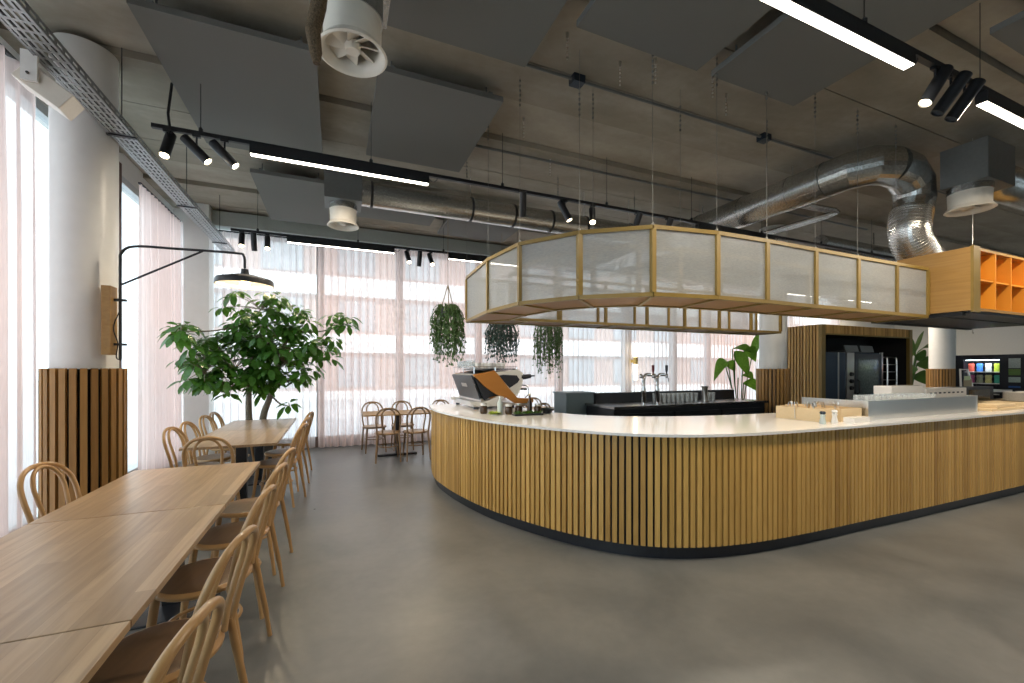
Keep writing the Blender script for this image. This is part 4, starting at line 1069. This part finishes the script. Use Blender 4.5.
hb = thing('herb_bunch', 'bright yellow-green bunch of flowers and leaves at the left of the jars', 'plant', (1.63, 4.38, .992))
put('saucer', MB().lathe([(0, .992), (.05, .992), (.06, 1.004), (0, 1.0)], 18, (1.63, 4.38, 0)), M_cer, hb, True)
hm = MB()
for i in range(120):
    a = rnd.uniform(0, 6); p = Vector((1.63 + .04 * math.cos(a), 4.38 + .04 * math.sin(a), 1.0)); leaf(hm, p, (math.cos(a), math.sin(a), rnd.uniform(.2, 1.5)), rnd.uniform(.025, .055), .022)
put('herb_leaves', hm, plain('yellow_green_leaf', (.42, .52, .06), .5, noise=.4, scale=40), hb)

# ------------------------------------------------------------------ back bar with taps
bb = thing('back_bar', 'black back-bar cabinet with a dark steel top under the canopy', 'counter', (5.6, 5.7, 0))
put('cabinet', MB().box(3.95, 7.30, 5.36, 6.12, .08, .88), M_black, bb)
put('worktop', MB().box(3.92, 7.36, 5.31, 6.14, .88, .92), plain('dark_steel_top', (.30, .30, .30), .22, 1, noise=.05), bb, bevel=.003)
put('plinth', MB().box(4.0, 7.2, 5.42, 6.1, 0, .08), M_matte, bb)
for i, (x0, x1) in enumerate([(4.1, 5.1), (5.15, 6.15), (6.2, 7.2)]):
    d = sub('cooler_door', MB().box(x0, x1, 5.335, 5.36, .14, .80), M_black, bb, bb)
    sub('door_glass', MB().box(x0 + .07, x1 - .07, 5.33, 5.336, .2, .74), plain('cooler_glass', (.05, .06, .07), .06), bb, d)
    sub('handle', MB().tube([(x0 + .03, 5.31, .3), (x0 + .03, 5.31, .65)], .01, 8), M_steel, bb, d, True)
put('upstand', MB().box(4.17, 7.50, 6.16, 6.30, .0, 1.08), M_black, bb)
ec = thing('end_cabinet', 'blue-grey cabinet block at the left end of the back bar', 'cabinet', (3.75, 6.1, 0))
put('body', MB().box(3.58, 4.12, 6.165, 6.6, 0, 1.08), plain('blue_grey_laminate', (.09, .13, .15), .45, noise=.04), ec, bevel=.004)
put('top_board', MB().box(3.56, 4.14, 6.16, 6.62, 1.08, 1.10), plain('blue_grey_top', (.12, .16, .18), .4, noise=.04), ec)
for x, lb, hc in ((4.72, 'chrome beer tap with a dark red handle, left one on the back bar', (.16, .015, .02)), (5.01, 'chrome beer tap with a black handle, right one on the back bar', (.012, .012, .015))):
    t = thing('beer_tap', lb, 'tap', (x, 5.6, .92))
    MB().tube(spline([(0, 0, 0), (0, 0, .15), (-.01, 0, .33), (.0, 0, .43), (.05, 0, .485), (.14, 0, .49)], 6), [.042] * 10 + [.034] * 10 + [.026] * 11, 16).build('column', M_chrome, t, True)
    for dx in (-.07, .19):
        f = MB().tube([(dx * .4, 0, .47), (dx, -.01, .47)], .014, 10).lathe([(.022, .43), (.026, .45), (.026, .49), (.018, .50)], 14, (dx, -.01, 0)).tube([(dx, -.01, .45), (dx, -.05, .42), (dx, -.055, .36)], .009, 8).build('faucet', M_chrome, t, True)
    MB().lathe([(.010, .49), (.012, .52), (.022, .56), (.024, .64), (0, .65)], 14, (.19, -.01, 0), tint=.5).build('tap_handle', plain('tap_handle_colour', hc, .3), t, True)
gl0 = MB().lathe([(.028, 0), (.036, .15), (.034, .152), (.0265, .012), (0, .01), (0, 0)], 14, tint=.5).build('beer_glass', M_tumbler, None, True)
tag(gl0, 'clear glass in the row standing on the back bar right of the taps', 'glass', 'glasses on the back bar')
k = 0
for row in range(2):
    for i in range(13):
        x = 5.16 + .105 * i
        if 6.06 < x < 6.24: continue
        o = gl0 if k == 0 else gl0.copy()
        if k: COL.objects.link(o)
        o.location = (x, 5.72 + .12 * row, .92); k += 1
o = MB().lathe([(0, 0), (.045, 0), (.042, .1), (.05, .24), (.062, .27), (.058, .27), (.046, .24), (.038, .1), (.04, .01), (0, .01)], 20, tint=.5).build('steel_shaker', M_steel, None, True)
o.location = (6.15, 5.66, .92); tag(o, 'tall steel jug standing among the glasses on the back bar', 'jug')

# ------------------------------------------------------------------ things on the bar, right side
gd = thing('steel_splash_guard', 'low brushed steel guard standing along the front of the worktop', 'guard', (5.9, 2.5, .992))
put('front_plate', MB().box(4.83, 6.98, 2.46, 2.463, .992, 1.185, .5).box(4.83, 4.833, 2.463, 3.1, .992, 1.185, .5), M_steel, gd)
cv = MB(); pts = arc(6.98, 2.60, .14, -PI / 2, 0, 8)
for i in range(8): cv.box(0, math.dist(pts[i], pts[i + 1]) + .002, -.0015, .0015, .992, 1.185, .5, 0, Matrix.Translation((*pts[i], 0)) @ Matrix.Rotation(math.atan2(pts[i + 1][1] - pts[i][1], pts[i + 1][0] - pts[i][0]), 4, 'Z'))
put('curved_end', cv, M_steel, gd)
put('inner_sink_rim', MB().box(4.90, 6.9, 2.62, 2.66, .992, 1.0, .5).box(4.90, 6.9, 3.1, 3.14, .992, 1.0, .5), M_steel, gd)
tum = MB().lathe([(0, 0), (.028, 0), (.034, .095), (.032, .095), (.026, .008), (0, .006)], 14, tint=.5).build('water_glass', M_tumbler, None, True)
tag(tum, 'upturned clear glass in the rows behind the steel guard', 'glass', 'glasses behind the steel guard')
k = 0
rack = thing('glass_rack', 'shallow white dishwasher rack under the glasses behind the steel guard', 'rack', (6.2, 2.95, .992))
put('basket', MB().box(5.55, 6.95, 2.72, 3.04, .992, 1.10, .5), M_cer, rack)
for i in range(12):
    for j in range(3):
        o = tum if k == 0 else tum.copy()
        if k: COL.objects.link(o)
        o.location = (5.62 + i * .105, 2.78 + j * .10, 1.1005); k += 1
wb = thing('white_crate', 'long white plastic crate lying behind the rows of glasses', 'crate', (6.9, 3.2, .992))
put('crate_body', MB().box(6.55, 7.30, 3.08, 3.28, .992, 1.28, .5), M_cer, wb, bevel=.01)
wb2 = thing('white_crate', 'second white crate with dark slots, right of the long one', 'crate', (7.8, 3.2, .992))
put('crate_body', MB().box(7.36, 8.45, 3.08, 3.28, .992, 1.235, .5), M_cer, wb2, bevel=.01)
sl_ = MB()
for i in range(8): sl_.box(7.45 + i * .12, 7.50 + i * .12, 3.075, 3.082, 1.16, 1.18, .5)
put('slot', sl_, M_dkgrey, wb2)
# ply caddies with cutlery
def caddy(x0, x1, y0, y1, label):
    t = thing('cutlery_box', label, 'box', ((x0 + x1) / 2, (y0 + y1) / 2, .992))
    z0, z1 = .992, 1.115
    put('side_board', MB().box(x0, x1, y0, y0 + .012, z0, z1), M_box, t); put('side_board', MB().box(x0, x1, y1 - .012, y1, z0, z1), M_box, t)
    put('end_board', MB().box(x0, x0 + .012, y0 + .012, y1 - .012, z0, z1), M_box, t); put('end_board', MB().box(x1 - .012, x1, y0 + .012, y1 - .012, z0, z1), M_box, t)
    put('bottom_board', MB().box(x0 + .012, x1 - .012, y0 + .012, y1 - .012, z0, z0 + .01), M_box, t)
    return t
caddy(4.26, 4.45, 2.55, 3.00, 'pale plywood box of cutlery left of the mills')
caddy(4.47, 4.80, 2.50, 3.05, 'pale plywood box of utensils between the white mill and the steel guard')
ct = MB().tube([(0, 0, 0), (0, 0, .13)], .004, 6).lathe([(0, 0), (.011, .01), (.013, .03), (.004, .05)], 8, (0, 0, .12), sy=.3)
ct0 = ct.build('spoon', M_steel, None, True); tag(ct0, 'steel spoon sticking up out of the plywood boxes', 'spoon', 'spoons in the plywood boxes')
for i in range(16):
    o = ct0 if i == 0 else ct0.copy()
    if i: COL.objects.link(o)
    bxx = (4.24, 4.40, 2.62, 2.92) if i % 2 else (4.52, 4.74, 2.58, 2.95)
    o.location = (rnd.uniform(*bxx[:2]), rnd.uniform(*bxx[2:]), 1.004); o.rotation_euler = (rnd.uniform(-.25, .25), rnd.uniform(-.2, .2), rnd.uniform(0, 3))
tg = thing('serving_tongs', 'steel tongs leaning out of the right plywood box', 'tongs', (4.6, 2.7, 1.004))
for s in (-1, 1):
    MB().bar((s * .012, 0, 0), (-.12 + s * .02, -.02, .17), .012, .003).build('arm', M_steel, tg)
def mill(x, y, label, mat, capm, h):
    t = thing('pepper_mill', label, 'mill', (x, y, .992))
    MB().lathe([(0, 0), (.026, 0), (.027, .02), (.018, h * .5), (.024, h * .68), (.015, h * .74), (0, h * .74)], 18, tint=.5).build('mill_body', mat, t, True)
    MB().lathe([(0, h * .74), (.018, h * .745), (.026, h * .85), (.018, h * .97), (0, h)], 18, tint=.5).build('mill_head', capm, t, True)
mill(4.16, 2.48, 'clear pepper mill with dark blue top beside the plywood box', M_clearb, M_dkgrey, .12)
mill(4.30, 2.46, 'white mill standing between the two plywood boxes', M_cer, M_cer, .13)
o = MB().box(4.45, 4.70, 2.38, 2.47, .992, 1.045, .5).build('paper_sign_block', M_cer); tag(o, 'small white box lying on the worktop left of the steel guard', 'box')
# cutting boards, plates and oven at the far right
for i, (x0, x1, y0, y1, lb) in enumerate([(7.25, 8.3, 2.42, 2.80, 'wide wooden board lying flat at the right end of the worktop'), (7.45, 7.95, 2.45, 2.65, 'small thick wooden board on top of the wide board')]):
    z = .992 + .026 * i; t = MB().box(x0, x1, y0, y1, z + .0005 * i, z + .026 + .02 * i).build('cutting_board', M_box, bevel=.004); tag(t, lb, 'cutting board')
tray = MB().box(8.6, 9.9, 2.45, 3.1, .992, 1.04).build('cutting_board', M_box); tag(tray, 'long wooden tray under the stacked plates at the right edge', 'tray')
ov = thing('warming_oven', 'small black countertop oven with warm glass behind the boards', 'oven', (8.9, 3.2, .992))
put('oven_case', MB().box(8.52, 9.35, 2.95 + .16, 3.29, .992, 1.23), M_black, ov)
put('oven_glass', MB().box(8.60, 9.22, 3.104, 3.112, 1.02, 1.19, .5), plain('brown_oven_glass', (.10, .065, .02), .1, noise=.3), ov)
pl0 = MB().lathe([(0, 0), (.07, 0), (.13, .012), (.132, .016), (.07, .008), (0, .006)], 28, tint=.5).build('dinner_plate', M_cer, None, True)
tag(pl0, 'white plate in the two stacks on the wooden tray at the right edge', 'plate', 'plates stacked at the right edge')
k = 0
for cx, n in ((8.95, 12), (9.35, 12)):
    for i in range(n):
        o = pl0 if k == 0 else pl0.copy()
        if k: COL.objects.link(o)
        o.location = (cx, 2.75, 1.0405 + .0105 * i); k += 1

# ------------------------------------------------------------------ slatted oven alcove
al = thing('slatted_alcove', 'tall oak-slatted kitchen alcove with a black opening for the ovens', 'cabinet', (11.3, 6.1, 0))
ax0, ax1, ay, ad, ah = 9.59, 13.06, 5.73, 6.62, 2.46
def slats_x(mb, x0, x1, y, z0, z1, p=.068, w=.045):
    x = x0 + w / 2
    while x + w / 2 <= x1 + .001: mb.box(x - w / 2, x + w / 2, y - .022, y, z0, z1); x += p
def slats_y(mb, y0, y1, x, z0, z1, p=.068, w=.045):
    y = y0 + w / 2
    while y + w / 2 <= y1 + .001: mb.box(x - .022, x, y - w / 2, y + w / 2, z0, z1); y += p
put('shell', MB().box(ax0, ax0 + .05, ay + .02, ad, 0, ah - .002).box(ax1 - .05, ax1, ay + .02, ad, 0, ah - .002).box(ax0 + .05, ax1 - .05, ad - .04, ad, 0, ah - .002).box(ax0 + .05, ax1 - .05, ay + .02, ad - .04, 2.27, ah - .002), M_matte, al)
m = MB(); slats_y(m, ay + .06, ad, ax0, 0, ah); put('side_slats', m, M_oak, al)
m = MB(); slats_x(m, ax0 + .12, ax1 - .12, ay + .02, 2.27, ah, .05, .036); put('header_slats', m, M_oak, al)
put('stile', MB().box(ax0 - .02, ax0 + .11, ay - .005, ay + .06, 0, ah), M_oakf, al)
put('stile', MB().box(ax1 - .12, ax1 + .01, ay - .005, ay + .06, 0, ah), M_oakf, al)
put('lintel', MB().box(ax0 + .11, ax1 - .12, ay - .003, ay + .04, 2.245, 2.272), M_oakf, al)
ovn = thing('combi_oven', 'tall steel combi oven with a glass door inside the slatted alcove', 'oven', (11.2, 6.1, 0))
put('oven_case', MB().box(9.80, 12.30, 6.0, 6.55, 0, 1.89, .5), M_dkgrey, ovn)
put('side_panel', MB().box(9.82, 10.84, 5.97, 6.0, .05, 1.87, .5), plain('blue_steel_sheet', (.03, .055, .09), .3, .5, noise=.1), ovn)
put('edge_trim', MB().box(10.55, 10.58, 5.955, 5.97, .05, 1.88, .5).box(12.24, 12.30, 5.955, 6.0, .05, 1.90, .5), M_steel, ovn)
cp = put('control_panel', MB().box(10.86, 11.14, 5.95, 6.0, .5, 1.88, .5), M_steel, ovn)
for z in (1.38, 1.22, 1.06):
    sub('knob', MB().lathe([(.05, 0), (.04, .05)], 16, (11.0, 5.95, z), Matrix.Rotation(PI / 2, 4, 'X')), M_black, ovn, cp, True)
dr = put('door', MB().box(11.17, 12.22, 5.95, 6.0, .5, 1.86, .5), plain('grey_door_frame', (.07, .08, .09), .35, .5), ovn)
sub('door_glass', MB().box(11.27, 12.08, 5.944, 5.95, .6, 1.74, .5), plain('oven_door_glass', (.13, .16, .15), .15, noise=.3, scale=4), ovn, dr)
sub('handle', MB().tube([(11.22, 5.94, 1.25), (11.22, 5.89, 1.22), (11.22, 5.89, .95), (11.22, 5.94, .92)], .018, 8), M_black, ovn, dr, True)
for x in (11.05, 11.65):
    put('vent_hood', MB().prism([(x - .25, 2.05), (x + .25, 2.05), (x + .33, 1.90), (x - .18, 1.90)], 5.98, 6.0, 'y', .5).box(x - .18, x + .3, 6.0, 6.35, 1.90, 1.92, .5), plain('vent_hood_grey', (.18, .19, .19), .4, .5), ovn)
rk = thing('tray_trolley', 'steel tray trolley standing in the alcove beside the oven', 'trolley', (12.7, 6.0, 0))
for x in (12.46, 12.86):
    put('upright', MB().tube(spline([(x, 5.95, .02), (x, 5.95, 1.0), (x, 5.95, 1.70), (x, 6.0, 1.78), (x, 6.2, 1.80)], 4), .018, 8), M_steel, rk, True)
for z in (1.02, 1.22, 1.42, 1.60, .8, .5): put('shelf_runner', MB().box(12.46, 12.86, 5.93, 6.45, z, z + .018, .5), M_steel, rk)

# ------------------------------------------------------------------ far right: divider, steel table, snack machine
sd = MB(); 
for i in range(24): sd.box(14.6 + i * .075, 14.645 + i * .075, 8.79, 8.84, .0, 1.95)
single('slat_screen', sd, M_oakc, 'low oak slat screen against the white wall behind the dark-leaved plant', 'screen')
stt = thing('steel_side_table', 'stainless steel work table standing behind the bar at the right', 'table', (11.9, 4.3, 0))
put('tabletop', MB().box(11.2, 13.0, 4.05, 4.65, 1.03, 1.07, .5), M_steel, stt)
put('undershelf', MB().box(11.25, 12.95, 4.1, 4.6, .3, .33, .5), M_steel, stt)
for x in (11.24, 12.96):
    for y in (4.09, 4.61): put('leg', MB().box(x - .02, x + .02, y - .02, y + .02, 0, 1.03, .5), M_steel, stt)
af = thing('menu_stand', 'white A-frame holder with a brown card on the steel table', 'stand', (11.6, 4.3, 1.07))
put('frame', MB().bar((11.30, 4.2, 1.07), (11.40, 4.25, 1.50), .03, .02).bar((11.78, 4.2, 1.07), (11.68, 4.25, 1.50), .03, .02).bar((11.40, 4.25, 1.49), (11.68, 4.25, 1.49), .02, .02), M_cer, af)
put('card', MB().box(11.40, 11.70, 4.19, 4.20, 1.09, 1.30, .5), plain('kraft_card', (.42, .34, .22), .8), af)
put('note', MB().box(11.39, 11.62, 4.182, 4.189, 1.28, 1.36, .5), plain('pale_green_note', (.62, .70, .42), .7), af)
vm = thing('snack_machine', 'black snack vending machine with lit shelves at the right edge', 'vending machine', (14.4, 4.7, 0))
vx = 14.0
M_vb = plain('vending_black', (.008, .010, .018), .3)
cs = MB().box(vx + .5, vx + .9, 4.10, 5.30, 0, 1.83, .5).box(vx, vx + .5, 5.16, 5.30, 0, 1.83, .5).box(vx, vx + .5, 4.10, 4.56, 0, 1.83, .5).box(vx, vx + .5, 4.56, 5.16, 1.72, 1.83, .5).box(vx, vx + .5, 4.56, 5.16, 0, .5, .5)
put('case', cs, M_vb, vm)
put('light_strip', MB().box(vx + .05, vx + .08, 4.58, 5.14, 1.70, 1.718, .5), emit('vending_strip', (.8, .92, 1), 3), vm)
for z in (.65, .90, 1.15, 1.42):
    put('shelf', MB().box(vx + .06, vx + .45, 4.56, 5.16, z, z + .02, .5), M_cer, vm)
put('display_glass', MB().box(vx + .005, vx + .01, 4.56, 5.16, .5, 1.72, .5), M_glass, vm)
for z0, z1, c in ((1.52, 1.74, (.35, .42, .42)), (1.36, 1.50, (.12, .22, .05)), (1.20, 1.32, (.35, .45, .42)), (1.08, 1.12, (.02, .10, .35))):
    put('control_plate', MB().box(vx - .006, vx, 4.24, 4.42, z0, z1, .5), plain('plate_colour', c, .3, noise=.3, scale=20), vm)
l = bpy.data.lights.new('vending_lamp', 'AREA'); l.shape = 'RECTANGLE'; l.size = .1; l.size_y = .5; l.energy = 1.6; l.color = (.8, .92, 1)
lo = bpy.data.objects.new('vending_light', l); COL.objects.link(lo); lo.parent = vm; lo.location = Vector((vx + .06, 4.86, 1.695)) - vm.location
cols = [(.75, .10, .06, 'red'), (.05, .22, .75, 'blue'), (.75, .75, .7, 'white and dark'), (.5, .62, .05, 'lime'), (.55, .06, .25, 'magenta'), (.35, .38, .25, 'olive'), (.75, .70, .25, 'yellow'), (.05, .5, .35, 'teal')]
wh = ['upper', 'upper', 'upper', 'upper', 'lower', 'lower', 'lower', 'lower']
for i, (r_, g_, b_, nm) in enumerate(cols):
    y = 5.08 - (i % 4) * .145; z = 1.44 if i < 4 else 1.17
    m = MB().lathe([(0, 0), (.8, .0), (1, .15), (.85, .5), (1, .85), (.8, 1), (0, 1)], 10, (0, 0, 0), Matrix.Diagonal((.03, .06, .19, 1)))
    o = m.build('snack_bag', plain('bag_' + nm.replace(' ', '_'), (r_, g_, b_), .35, noise=.5, scale=30), None, True)
    o.location = (vx + .16, y, z); tag(o, nm + ' snack bag on the %s visible shelf of the vending machine' % wh[i], 'snack bag')
